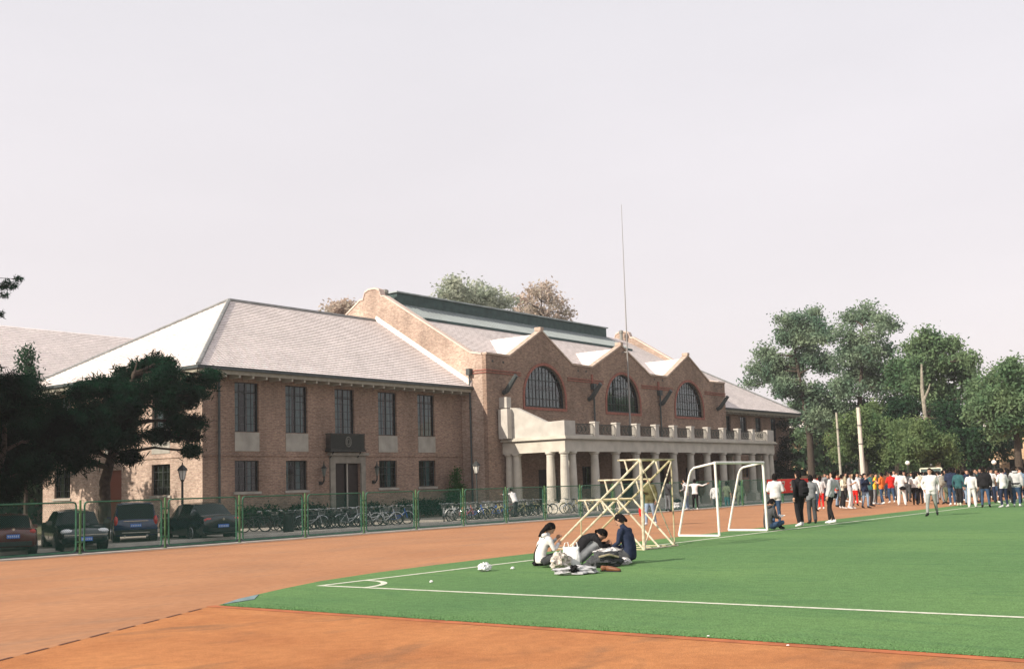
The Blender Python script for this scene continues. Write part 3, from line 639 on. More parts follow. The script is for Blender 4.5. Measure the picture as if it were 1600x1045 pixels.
b = MB(); b.tube([(0, 0, .03), (0, 0, FT+.03)], .032, 8); b.lathe((0, 0, 0), [(.06, .03), (.06, .05)], 8); post = b.build('fence_post', FM2)
pan_f.parent = FENCE; post.parent = FENCE
for k in range(27):
    if k:
        c = pan_f.copy(); col.objects.link(c); c.parent = FENCE; c.location = (k*FS, 0, 0)
        m_ = pan_m.copy(); col.objects.link(m_); m_.parent = c
        d = post.copy(); col.objects.link(d); d.parent = FENCE; d.location = (k*FS, 0, 0)
    # left of the frame the same fence runs on for two panels
# red banner with white characters on the fence
b = MB(); N = 24; X0, X1 = 63.2, 76.2
for k in range(N):
    xa, xb = X0+(X1-X0)*k/N, X0+(X1-X0)*(k+1)/N
    ya, yb = 29.12-.02*math.sin(k*1.1), 29.12-.02*math.sin((k+1)*1.1)
    b.quad((xa, ya, .62), (xb, yb, .62), (xb, yb, 1.50), (xa, ya, 1.50)); b.quad((xa, ya+.006, .62), (xa, ya+.006, 1.5), (xb, yb+.006, 1.5), (xb, yb+.006, .62))
ban = tag(b.build('banner', mat('red banner cloth', (.62, .03, .02), .8, .1, 2)), 'red cloth banner with white characters hanging on the fence behind the standing group', 'banner')
b = MB(); y = 29.085
def strokes(ox, L, s=.6):
    for (xa, za, xb, zb) in L: b.bar((ox+xa*s, y, .76+za*s), (ox+xb*s, y, .76+zb*s), .012, .075)
strokes(64.2, [(0, 1, 0, .2), (0, .2, .3, 0), (.3, 0, .6, .2), (.6, .2, .6, 1)])
strokes(65.3, [(0, .95, .75, .95), (.7, .95, .35, .45), (.35, .45, 0, 0), (.2, .6, .8, 0), (.1, .6, .6, .6)])
strokes(66.5, [(0, .8, .8, .8), (.4, 1, .4, 0), (0, .4, .8, .4), (.1, .1, .7, .1)])
strokes(68.3, [(0, .9, .8, .9), (.1, .9, .1, 0), (.7, .9, .7, 0), (.1, .5, .7, .5), (.1, .05, .7, .05)])
strokes(70.2, [(.4, 1, .4, 0), (0, .7, .8, .7), (.4, .7, 0, 0), (.4, .7, .8, 0)])
b.build('white_characters', WHITE, ban)

# ------------------------------------------------------------------ goal
GW = mat('white goal paint', (.70, .67, .63), .45, .08, 5, spec=.4)
GO = empty('football_goal', (28, 14.4, 0), label='small white football goal frame without a net on the far touchline', cat='goal')
b = MB(); gx = 3.1
b.tube([(0, 0, .04), (-.06, 0, 2.06)], .036, 8); b.build('goalpost', GW, GO)
b = MB(); b.tube([(gx, 0, .04), (gx-.06, 0, 2.06)], .04, 8); b.build('goalpost', GW, GO)
b = MB(); b.tube([(-.1, 0, 2.06), (gx-.02, 0, 2.06)], .04, 8); b.build('crossbar', GW, GO)
for x in (0, gx):
    b = MB(); b.tube([(x-.06, 0, 2.06), (x-.06, .66, 1.94), (x-.06, .76, 1.86), (x-.05, .83, 1.72), (x-.03, 1.0, 1.1), (x, 1.27, .05)], .032, 7, up=(1, 0, 0)); b.build('rear_stay', GW, GO)
    b = MB(); b.tube([(x, 0, .04), (x, 1.27, .04)], .035, 7); b.build('ground_bar', GW, GO)

# ------------------------------------------------------------------ folding bleacher frame
BF = mat('chipped cream paint', (.66, .60, .47), .55, 0, 9, color2=(.34, .29, .20))
BF2 = mat('yellow painted tube', (.48, .43, .28), .55, 0, 7, color2=(.30, .25, .14))
BL = empty('bleacher_frame', (22.45, 13.5, 0), label='bare stepped metal bleacher frame in chipped cream and yellow paint behind the sitting group', cat='bleacher frame')
def bt(name, a, c, m=BF, r=.026): b = MB(); b.tube([a, c], r, 6); return b.build(name, m, BL)
for i, x in enumerate((0, .72, 1.44)):
    mm = BF if i == 0 else BF2
    bt('back_leg', (x, 0, 0), (x, 0, 2.12), mm if i == 0 else BF2, .036 if i == 0 else .018) if i != 1 else None
    bt('sloping_rail', (x, 0, 2.12), (x, 2.6, .02), BF if i < 2 else BF2, .027)
    bt('diagonal_brace', (x, 1.14, 1.18), (x, .0, .02), BF, .025)
    for (ty, tz, ry, rz) in ((.62, 2.12, .36, 1.83), (1.2, 1.66, .94, 1.36), (1.8, 1.19, 1.5, .91)):
        top_y = (2.12-tz)/2.10*2.6
        bt('step_arm', (x, top_y, tz), (x, ty, tz), BF if i == 0 else BF2, .020)
        bt('step_brace', (x, ty-.18, tz), (x, ry, rz), BF, .022)
    bt('base_bar', (x, 0, .02), (x, 2.6, .02), BF2, .018)
for (ty, tz) in ((.0, 2.12), (.6, 2.12), (1.18, 1.66), (1.78, 1.19), (2.6, .03), (.0, .03), (1.14, 1.16)): bt('cross_rail', (-.03, ty, tz), (1.6, ty, tz), BF2 if tz > .1 else BF, .022)
bt('cross_brace', (0, 0, 2.05), (1.44, 0, .05), BF, .014); bt('cross_brace', (1.44, 0, 2.05), (0, 0, .05), BF, .018)
bt('short_strut', (0, 1.75, .72), (0, 1.75, .02), BF2, .018)

# ------------------------------------------------------------------ street lamps
LG = mat('lamp glass', (.62, .60, .54), .3, spec=.5)
def street_lamp(px, y, h, label):
    x = at(px, 800, 1, y).x
    r = empty('street_lamp', (x, y, G), label=label, cat='street lamp')
    b = MB(); b.lathe((0, 0, 0), [(.17, 0), (.17, .25), (.10, .35), (.075, .5), (.06, .55), (.05, h-.8), (.07, h-.76), (.09, h-.7)], 10); b.build('pole', IRON, r)
    b = MB(); b.lathe((0, 0, 0), [(.10, h-.7), (.20, h-.28), (.20, h-.26)], 6); b.build('lantern_glass', LG, r)
    b = MB(); b.lathe((0, 0, 0), [(.27, h-.27), (.20, h-.16), (.08, h-.04), (.03, h), (.03, h+.06), (.01, h+.12)], 6)
    for k in range(6):
        a = k*math.pi/3; b.bar((.10*math.cos(a), .10*math.sin(a), h-.7), (.2*math.cos(a), .2*math.sin(a), h-.27), .02)
    b.build('lantern_cap', IRON, r); return r
street_lamp(285, 43.2, 3.42, 'black street lamp with a glass lantern behind the black saloon car')
street_lamp(746, 41.9, 3.5, 'black street lamp with a glass lantern among the colourful bicycles by the drainpipe')

# ------------------------------------------------------------------ cars
def carpaint(name, c): 
    m = mat(name, c, .22, spec=.6); m.node_tree.nodes['Principled BSDF'].inputs['Coat Weight'].default_value = .6; m.node_tree.nodes['Principled BSDF'].inputs['Coat Roughness'].default_value = .05; return m
CGL = mat('dark car glass', (.006, .009, .009), .15, spec=.15)
TYRE = mat('tyre rubber', (.018, .018, .018), .85); RIM = mat('alloy rim', (.25, .25, .26), .3, metal=.8); CHR = mat('chrome', (.55, .55, .55), .12, metal=1.)
REDL = mat('red lamp glass', (.45, .02, .015), .15, spec=.7); HEADL = mat('clear lamp glass', (.70, .72, .72), .12, spec=.8); PLATE = mat('blue number plate', (.05, .16, .55), .4)
BLKP = mat('black plastic', (.015, .015, .015), .5)
def make_car(name, loc, rz, paint, label, st, wb, wr, W, lights, plate, extra=None):
    r = empty(name, loc, rz, label=label, cat='car')
    # st: (x, zlow, zbelt, hw, ztop, hwtop, glass_side, glass_top)
    ring = []
    for (x, zl, zb, hw, zt, ht, gs, gt) in st:
        half = [(0, zl), (hw*.86, zl), (hw*.97, zl+.10), (hw, zl+(zb-zl)*.45), (hw*.985, zb-.10), (hw*.94, zb), (ht, max(zb, zt-.04) if zt > zb+.05 else zb+.012), (ht*.6, zt if zt > zb+.05 else zb+.03), (0, (zt+.02) if zt > zb+.05 else zb+.045)]
        ring.append([(x, y, z) for y, z in half]+[(x, -y, z) for y, z in reversed(half[1:-1])])
    body = MB(); glass = MB(); n = len(ring[0])
    for i in range(len(ring)-1):
        for k in range(n):
            q = (ring[i][k], ring[i][(k+1) % n], ring[i+1][(k+1) % n], ring[i+1][k])
            sidek = k in (5, n-6); topk = k in (6, 7, 8, 9) if n == 16 else False
            g = (sidek and st[i][6]) or (k in (6, 7, n-8, n-7) and st[i][7])
            (glass if g else body).quad(*q)
    body.mesh(ring[0], [tuple(range(n))]); body.mesh(ring[-1], [tuple(reversed(range(n)))])
    bo = body.build('body', paint, r)
    bm = bmesh.new(); bm.from_mesh(bo.data); bmesh.ops.remove_doubles(bm, verts=bm.verts, dist=.001); bmesh.ops.recalc_face_normals(bm, faces=bm.faces); bm.to_mesh(bo.data); bm.free()
    bo.data.polygons.foreach_set('use_smooth', [True]*len(bo.data.polygons))
    sm = bo.modifiers.new('edge', 'EDGE_SPLIT'); sm.split_angle = R_(38)
    glass.build('windows', CGL, r)
    for x in (-wb/2, wb/2):
        for s in (-1, 1):
            y = s*(W-.10)
            b = MB(); b.tube([(x, s*(W-.28), wr+.02), (x, s*(W+.004), wr+.02)], wr*1.13, 20); b.build('wheel_arch', BLKP, r)
            b = MB(); b.tube([(x, y-.1, wr), (x, y-.085, wr), (x, y+.085, wr), (x, y+.10, wr)] if s > 0 else [(x, y+.1, wr), (x, y+.085, wr), (x, y-.085, wr), (x, y-.10, wr)], [wr*.94, wr, wr, wr*.94], 22)
            wh = b.build('wheel', TYRE, r)
            b = MB(); ye = y+s*.112; b.tube([(x, ye-s*.01, wr), (x, ye, wr)], wr*.22, 10)
            for k in range(7):
                a = k*2*math.pi/7; b.bar((x, ye, wr), (x+wr*.62*math.cos(a), ye, wr+wr*.62*math.sin(a)), .05, .02)
            b.tube([(x+wr*.64*math.cos(t*.3927), ye, wr+wr*.64*math.sin(t*.3927)) for t in range(17)], .022, 5, cap=False); b.build('rim', RIM, wh)
    for (nm, m, x, y, z, sx, sy, sz) in lights:
        for s in (-1, 1):
            b = MB(); vs, fs = [], []
            for i in range(5):
                for k in range(10):
                    a = k*math.pi/5; t = i*math.pi/8; vs.append((x+math.copysign(sx, x)*math.sin(t)*.5, s*y+sy*math.cos(a)*math.cos(t)*.5, z+sz*math.sin(a)*math.cos(t)*.5))
            fs = [(i*10+k, i*10+(k+1) % 10, (i+1)*10+(k+1) % 10, (i+1)*10+k) for i in range(4) for k in range(10)]
            b.mesh(vs, fs); b.build(nm, m, r, smooth=True)
    x, z = plate; b = MB(); sg = math.copysign(1, x); b.box(*sorted((x, x+sg*.025)), -.22, .22, z-.07, z+.07); b.mi = 1
    for k in range(6): y = -.17+k*.068; b.box(*sorted((x+sg*.026, x+sg*.028)), y-.02, y+.02, z-.035, z+.035)
    b.build('number_plate', [PLATE, mat('plate white', (.5, .55, .6), .5)], r)
    for s in (-1, 1):
        mx = [q for q in st if q[7]]; xm = mx[-1][0] if name else 0
        xm = wb/2-.55; b = MB(); b.box(xm-.06, xm+.08, s*(W+.02), s*(W+.20), st[len(st)//2][2]-.02, st[len(st)//2][2]+.13) if s > 0 else b.box(xm-.06, xm+.08, -(W+.20), -(W+.02), st[len(st)//2][2]-.02, st[len(st)//2][2]+.13); b.build('wing_mirror', paint, r)
        b = MB(); b.tube([(x, s*(W*.995), q) for x, q in ((-.1, .42), (-.1, .82))], .006, 4); b.tube([(-wb/2+.45, s*W*.99, .5), (-wb/2+.35, s*W*.985, .84)], .006, 4); b.tube([(wb/2-.6, s*W*.99, .42), (wb/2-.65, s*W*.985, .84)], .006, 4); b.build('door_seams', BLKP, r)
    sg = -1 if plate[0] < 0 else 1
    if extra: extra(r, sg)
    return r
def sedan(L=4.5, hb=.93, ht=1.45, W=.87):
    h = L/2
    return [(-h, .42, .80, W*.80, 0, W*.68, 0, 0), (-h+.08, .30, .90, W*.90, 0, W*.72, 0, 0), (-h+.35, .24, .96, W*.97, 0, W*.74, 0, 0), (-h+.62, .22, .97, W, 0, W*.74, 0, 1), (-h+1.25, .20, .95, W, ht-.06, W*.70, 1, 0), (-h+1.55, .20, .94, W, ht, W*.70, 1, 0),
            (-.05, .20, .93, W, ht+.01, W*.70, 1, 0), (.42, .20, .92, W, ht-.05, W*.70, 1, 1), (1.08, .20, .90, W, 0, W*.75, 0, 0), (1.5, .22, .84, W*.98, 0, W*.72, 0, 0), (h-.22, .26, .74, W*.92, 0, W*.66, 0, 0), (h-.04, .34, .64, W*.82, 0, W*.6, 0, 0), (h, .40, .56, W*.72, 0, W*.5, 0, 0)]
def rear_bits(z1, z2):
    def f(r, sg):
        X = -2.28
        b = MB(); b.box(X-.03, X+.08, -.62, .62, z1-.09, z1+.06); b.build('bumper_strip', BLKP, r)
        b = MB(); b.lathe((0, 0, 0), [(.0, 0), (.05, 0), (.05, .02), (.0, .02)], 10); o = b.build('badge', CHR, r); o.rotation_euler = (0, R_(90), 0); o.location = (X-.03, 0, z2)
    return f
def place(px, py, z=G): p = gnd(px, py, z); return (p.x, p.y, z)
# black saloon, rear towards us
p = place(330, 843); black_saloon = make_car('parked_car', (p[0]+.1, p[1]+1.1, G), R_(78), carpaint('black car paint', (.010, .012, .016)), 'black saloon car with red tail lamps parked under the near corner of the gymnasium', sedan(), 2.62, .31, .87,
    [('tail_light', REDL, -2.19, .56, .80, .12, .40, .17)], (-2.27, .56), rear_bits(.45, .82))
black_saloon.scale = (1.14,)*3
# blue off-roader, rear
h = 2.2; W = .90
suv = [(-h, .50, .90, W*.9, 0, W*.8, 0, 0), (-h+.05, .36, 1.02, W*.98, 0, W*.83, 0, 1), (-h+.32, .34, 1.04, W, 1.70, W*.80, 1, 0), (-h+.6, .32, 1.04, W, 1.77, W*.80, 1, 0), (-.2, .30, 1.03, W, 1.78, W*.80, 1, 0), (.45, .30, 1.02, W, 1.70, W*.78, 1, 1), (1.02, .30, 1.02, W, 0, W*.84, 0, 0), (1.6, .34, .98, W*.98, 0, W*.82, 0, 0), (h-.1, .38, .88, W*.92, 0, W*.78, 0, 0), (h, .45, .75, W*.86, 0, W*.7, 0, 0)]
def suv_x(r, sg):
    X = -2.2
    b = MB(); b.box(X-.10, X+.1, -.84, .84, .42, .62); b.build('rear_bumper', BLKP, r)
    b = MB(); b.box(X-.03, X-.005, -.50, .50, .97, 1.0); b.build('chrome_strip', CHR, r)
    b = MB(); b.box(X-.125, X-.101, -.55, .55, .49, .52); b.build('chrome_strip', CHR, r)
    for s in (-1, 1): b = MB(); b.tube([(-1.5, s*.62, 1.84), (.3, s*.62, 1.83)], .025, 6); b.build('roof_rail', BLKP, r)
    for s in (-1, 1): b = MB(); b.tube([(X-.13, s*.45, .36), (X+.2, s*.45, .36)], .05, 8); b.build('exhaust_pipe', CHR, r)
p = place(211, 850); make_car('parked_car', (p[0]+1.15, p[1]+1.85, G), R_(59), carpaint('dark blue car paint', (.006, .015, .075)), 'dark blue off-road car seen from behind, parked between the two black cars', suv, 2.6, .36, .90, [('tail_light', REDL, -2.17, .80, 1.0, .12, .17, .42)], (-2.2, .80), suv_x)
# black car facing us
def front_bits(r, sg):
    X = 2.24
    b = MB(); b.box(X-.06, X+.03, -.55, .55, .40, .50); b.build('grille', BLKP, r)
    b = MB(); b.box(X-.03, X+.035, -.72, .72, .55, .575); b.build('chrome_strip', CHR, r)
p = place(128, 859); facing = make_car('parked_car', (p[0]+.5, p[1]+1.4, G), R_(59+190), carpaint('dark green black paint', (.009, .016, .016)), 'black car facing the track with bright headlamps, left of the blue off-road car', sedan(4.5, .93, 1.42), 2.62, .31, .87,
    [('headlight', HEADL, 2.06, .60, .68, .30, .42, .20)], (2.26, .42), front_bits)
facing.scale = (1.1,)*3
# dark red car at the left edge
p = place(20, 868); make_car('parked_car', (p[0]+.9, p[1]+2.0, G), R_(66), carpaint('dark red car paint', (.085, .008, .007)), 'dark red car at the left edge of the row, seen from behind', sedan(4.3, .98, 1.5), 2.5, .31, .87,
    [('tail_light', REDL, -2.1, .66, .86, .12, .22, .18)], (-2.17, .70), rear_bits(.45, .95))

# ------------------------------------------------------------------ bicycles
SPK = mat('spoke steel', (.16, .165, .165), .4, metal=.6); SAD = mat('black saddle', (.02, .02, .02), .6); BASK = mat('wire basket', (.22, .22, .21), .5, metal=.4)
def make_bike(fm, step=True, basket=True, gm=None, name='bicycle'):
    r = empty(name, (0, 0, 0)); wr = .33; xb, xf = -.53, .53; gm = gm or CHR
    for x in (xb, xf):
        b = MB(); b.tube([(x+wr*math.cos(t*math.pi/12), 0, wr+wr*math.sin(t*math.pi/12)) for t in range(25)], .019, 5, cap=False, up=(0, 1, 0)); wh = b.build('wheel', TYRE, r)
        b = MB(); b.tube([(x+(wr-.03)*math.cos(t*math.pi/12), 0, wr+(wr-.03)*math.sin(t*math.pi/12)) for t in range(25)], .011, 4, cap=False, up=(0, 1, 0))
        for k in range(14): a = k*math.pi/7; b.tube([(x, .02*(-1)**k, wr), (x+(wr-.03)*math.cos(a), 0, wr+(wr-.03)*math.sin(a))], .0022, 3, cap=False)
        b.tube([(x, -.05, wr), (x, .05, wr)], .025, 6); b.build('rim', SPK, wh)
        b = MB(); b.tube([(x+(wr+.03)*math.cos(R_(a)), 0, wr+(wr+.03)*math.sin(R_(a))) for a in range(20 if x > 0 else 10, 181 if x < 0 else 160, 14)], (.028, .010), 5, up=(0, 1, 0)) if False else b.tube([(x+(wr+.03)*math.cos(R_(a)), 0, wr+(wr+.03)*math.sin(R_(a))) for a in range(25, 175, 15)], .02, 4, up=(0, 1, 0)); b.build('mudguard', gm, r)
    bb = (-.08, 0, .28); st = (-.22, 0, .78); hd = (.36, 0, .86); hl = (.40, 0, .62)
    b = MB(); b.tube([bb, st], .017, 6)
    if step: b.tube([hl, (.2, 0, .5), (-.13, 0, .45)], .019, 6); b.tube([hl, (.15, 0, .42), bb], .019, 6)
    else: b.tube([(.37, 0, .8), (-.21, 0, .76)], .017, 6); b.tube([hl, bb], .019, 6)
    b.tube([hl, hd], .022, 6)
    for s in (-1, 1):
        b.tube([(xb, s*.05, wr), bb], .010, 5); b.tube([(xb, s*.05, wr), (-.21, s*.02, .74)], .008, 5)
        b.tube([(xf, s*.05, wr), (.45, s*.05, .66), (.41, 0, .68)], .012, 5)
    b.build('frame', fm, r)
    b = MB(); b.tube([hd, (.34, 0, .98)], .014, 6); b.tube([(.16, -.27, .99), (.28, -.24, 1.01), (.35, -.08, .99), (.35, .08, .99), (.28, .24, 1.01), (.16, .27, .99)], .013, 5); b.build('handlebar', CHR, r)
    b = MB(); b.tube([st, (-.24, 0, .88)], .013, 5); b.tube([(-.38, 0, .90), (-.3, 0, .92), (-.12, 0, .90), (-.02, 0, .89)], [(.09, .03), (.10, .04), (.04, .03), (.015, .015)], 8, up=(0, 1, 0)); b.build('saddle', SAD, r)
    b = MB(); b.tube([(-.08, -.06, .28), (-.08, .06, .28)], .03, 8); b.tube([(-.08, .07, .28), (.05, .07, .16)], .01, 4); b.tube([(-.08, -.07, .28), (-.21, -.07, .40)], .01, 4); b.box(0, .10, .07, .16, .15, .175); b.box(-.26, -.16, -.16, -.07, .39, .415); b.build('pedals', SPK, r)
    b = MB()
    for y in (-.05, 0, .05): b.bar((-.75, y, .72), (-.28, y, .74), .01)
    b.bar((-.72, -.07, .72), (-.72, .07, .72), .01); b.bar((-.45, -.07, .73), (-.45, .07, .73), .01)
    for s in (-1, 1): b.bar((-.62, s*.05, .72), (xb, s*.05, wr), .009)
    b.build('carrier', SPK, r)
    if basket:
        b = MB(); c = [(.42, -.16), (.70, -.16), (.70, .16), (.42, .16)]
        for z, k in ((.74, .82), (.83, .9), (.93, 1.)):
            q = [(.56+(x-.56)*k, y*k, z) for x, y in c]
            for i in range(4): b.bar(q[i], q[(i+1) % 4], .009)
        for i in range(16):
            t = i/16*4; e = int(t); f = t-e; p0, p1 = c[e], c[(e+1) % 4]; x, y = p0[0]+(p1[0]-p0[0])*f, p0[1]+(p1[1]-p0[1])*f
            b.bar((x, y, .93), (.56+(x-.56)*.82, y*.82, .74), .006)
        for y in (-.08, 0, .08): b.bar((.44, y, .74), (.68, y, .74), .006)
        b.build('basket', BASK, r)
    return r
bc = lambda n, c: mat(n, c, .35, spec=.5)
KINDS = dict(black=make_bike(bc('black bike paint', (.015, .016, .018)), False, False, BLKP), dark=make_bike(bc('dark green bike paint', (.02, .05, .045)), True, True, BLKP), silver=make_bike(bc('silver bike paint', (.45, .46, .46)), True, True),
    white=make_bike(bc('white bike paint', (.68, .68, .66)), True, True, mat('white mudguard', (.7, .7, .68), .4)), blue=make_bike(bc('blue bike paint', (.03, .13, .55)), True, True), orange=make_bike(bc('orange bike paint', (.60, .12, .05)), True, True),
    red=make_bike(bc('red bike paint', (.45, .03, .03)), False, False), yellow=make_bike(bc('straw bike paint', (.55, .48, .22)), True, False, mat('straw mudguard', (.5, .46, .26), .5)))
used = set(); BG = 'bicycles parked in front of the gymnasium'
def bike(px, y, kind, label, az=None, lean=None):
    x = at(px, 815, 1, y).x; src = KINDS[kind]
    if kind in used: o = copy_tree(src)
    else: o = src; used.add(kind)
    z = -.30 if y > 40.45 else (0 if y < 29.4 else G)
    o.location = (x, y, z); o.rotation_euler = (random.uniform(-.10, .10) if lean is None else lean, 0, R_(az if az is not None else random.choice([1, 1, -1])*random.uniform(-30, 10)-20))
    return tag(o, label, 'bicycle', BG)
rnd = random.Random(3)
# sparse left end
for i, (px, y, k, az, lb) in enumerate([(398, 43.6, 'black', -30, 'black bicycle at the left end of the row, nearest the black saloon'), (413, 44.6, 'dark', -22, 'dark green bicycle with basket, second from the left end of the row'),
    (431, 43.4, 'black', -32, 'black bicycle just left of the dark litter bin')]): bike(px, y, k, lb, az)
lab1 = 'dark bicycle packed in the long row between the litter bin and the dark doorway'
for px in range(452, 566, 8):
    bike(px+rnd.uniform(-2, 2), 42.6+rnd.uniform(-.5, .9), rnd.choice(['black', 'dark', 'black', 'dark', 'silver']) if 0 else rnd.choice(['black', 'dark']), lab1, rnd.uniform(-50, -5))
for px, y, k, az, lb in [(486, 42.3, 'silver', -35, 'silver bicycle among dark ones left of the doorway'), (548, 41.8, 'silver', -30, 'silver bicycle in front of the doorway'), (574, 42.2, 'black', -38, 'black bicycle just right of the doorway'),
    (584, 41.6, 'white', -25, 'white bicycle with white mudguards right of the doorway, leftmost of the pale pair'), (604, 41.2, 'white', -40, 'white bicycle next to the blue one below the right lantern window'), (622, 41.7, 'blue', -30, 'bright blue bicycle with pale mudguards right of the doorway'),
    (636, 42.6, 'dark', -20, 'dark green bicycle right of the bright blue one'), (592, 43.8, 'dark', -20, 'dark bicycle behind the white pair'), (612, 44, 'black', -20, 'black bicycle behind the bright blue one'),
    (694, 41.4, 'silver', 40, 'silver bicycle turned outward at the left of the colourful cluster'), (706, 41.6, 'white', 20, 'white bicycle beside the outward turned silver one')]: bike(px, y, k, lb, az)
cl = ['white', 'silver', 'orange', 'silver', 'blue', 'white', 'dark', 'silver', 'yellow', 'white', 'blue', 'silver', 'red', 'dark', 'yellow', 'silver', 'dark', 'yellow', 'black']
names = dict(white='white bicycle', silver='silver bicycle', orange='orange bicycle', blue='blue bicycle', dark='dark green bicycle', yellow='straw coloured bicycle', red='red bicycle', black='black bicycle')
# front row of the cluster by the street lamp
seen = {}
for i, k in enumerate(cl):
    px = 716+i*6.6+rnd.uniform(-1.5, 1.5); y = (40.9, 42.2)[i % 2]+rnd.uniform(-.2, .3)
    seen[k] = seen.get(k, 0)+1
    lb = {'orange': 'orange bicycle in the cluster by the street lamp', 'red': 'red bicycle in the cluster beside the drainpipe wall'}.get(k, ('first','second','third','fourth','fifth','sixth')[seen[k]-1]+' '+names[k]+' from the left in the cluster between street lamp and portico')
    bike(px, y, k, lb, rnd.uniform(-48, -8))
for px, y, k, az, lb in [(877, 40.9, 'silver', -32, 'silver bicycle leaning by the corner pedestal of the portico'), (903, 40.9, 'silver', -30, 'silver bicycle right of the corner pedestal of the portico'), (931, 40.6, 'yellow', -28, 'straw coloured bicycle behind the left end of the bleacher frame'),
    (893, 41.4, 'yellow', -25, 'straw coloured bicycle against the portico pedestals'), (958, 40.8, 'dark', -35, 'dark green bicycle behind the bleacher frame'), (843, 41.0, 'dark', -35, 'dark green bicycle right of the bending cyclist')]: bike(px, y, k, lb, az)
# litter bin
p = at(451, 830, 1, 41.2)
b = MB(); b.lathe((0, 0, 0), [(.24, 0), (.27, .1), (.27, .86), (.30, .88), (.30, .95), (.24, .97)], 14)
lbin = tag(b.build('litter_bin', mat('black bin', (.012, .014, .014), .6)), 'black round litter bin standing in front of the row of bicycles', 'litter bin'); lbin.location = (p.x, 41.2, -.3)
b = MB(); b.lathe((0, 0, 0), [(.19, .972), (.2, .99), (.03, 1.0)], 14); b.build('lid', BLKP, lbin)

# ------------------------------------------------------------------ trees
BARK = mat('rough bark', (.055, .042, .032), .95, .3, 6, bump=.6, bscale=8); PBARK = mat('pale bark', (.36, .33, .27), .9, .25, 4)
NEED = leafmat('pine needles', (.003, .011, .008), (.013, .050, .028), .8)
LEAFA = leafmat('poplar leaves', (.085, .165, .085), (.21, .29, .15), .35)
LEAFB = leafmat('bluish poplar leaves', (.10, .175, .12), (.25, .32, .21), .3)
LEAFC = leafmat('willow leaves', (.08, .145, .065), (.19, .25, .11), .5)
LEAFD = leafmat('hazed dry leaves', (.40, .36, .29), (.56, .44, .37), .7)  # pinkish leaves, colour paled to stand in for haze
nrg = np.random.default_rng(11)
def leaves(name, blobs, n, size, m, parent, droop=0., aspect=1.6, clump=14, spread=1.0, shell=.55, sub=10, thin=1., base_k=.5):
    # blobs: (centre, (rx, ry, rz)); leaves grow in small sprays scattered through each blob
    nb = []
    for c, r in blobs:                                  # every bough carries a handful of uneven clumps
        nb.append((c, tuple(q*base_k for q in r)))
        for j in range(sub):
            d = nrg.normal(size=3); d /= np.linalg.norm(d); d[2] = abs(d[2])*.9 if j % 2 else d[2]; q = .14+.30*nrg.random()**1.4
            nb.append((tuple(np.array(c)+d*np.array(r)*(.50+.72*nrg.random())), tuple(np.array(r)*q*np.array((1, 1, 1.5)))))
    blobs = nb; vols = np.array([b[1][0]*b[1][1]*b[1][2] for b in blobs])**.72; vols /= vols.sum(); V = []
    for (c, r), f in zip(blobs, vols):
        k = max(3, int(n*f/clump)); d = nrg.normal(size=(k, 3)); d /= np.linalg.norm(d, axis=1)[:, None]
        rad = shell+(1.08-shell)*nrg.random(k)**.7; rad *= 1+.18*np.sin(d[:, 0]*5+c[0])*np.cos(d[:, 2]*4+c[1])
        cc = np.array(c)+d*rad[:, None]*np.array(r)
        pts = np.repeat(cc, clump, 0)+nrg.normal(size=(k*clump, 3))*np.array([1, 1, .7])*size*2.0*spread
        N = len(pts); u = nrg.normal(size=(N, 3)); u[:, 2] -= droop*1.5; u /= np.linalg.norm(u, axis=1)[:, None]
        v = np.cross(u, nrg.normal(size=(N, 3))); v /= np.linalg.norm(v, axis=1)[:, None]+1e-6
        s = size*(.6+.8*nrg.random(N))[:, None]; a = u*s*aspect*.5; b_ = v*s*.5*thin
        V.append(np.stack([pts-a, pts+b_*.8, pts+a, pts-b_*.8], 1).reshape(-1, 3))
    V = np.concatenate(V); me = bpy.data.meshes.new(name); nf = len(V)//4
    me.vertices.add(len(V)); me.vertices.foreach_set('co', V.ravel()); me.loops.add(nf*4); me.loops.foreach_set('vertex_index', np.arange(nf*4))
    me.polygons.add(nf); me.polygons.foreach_set('loop_start', np.arange(nf)*4); me.polygons.foreach_set('loop_total', np.full(nf, 4)); me.materials.append(m); me.update(); me.validate()
    o = bpy.data.objects.new(name, me); col.objects.link(o); o.parent = parent
    if parent: o.location = -Vector(parent.location)
    return o
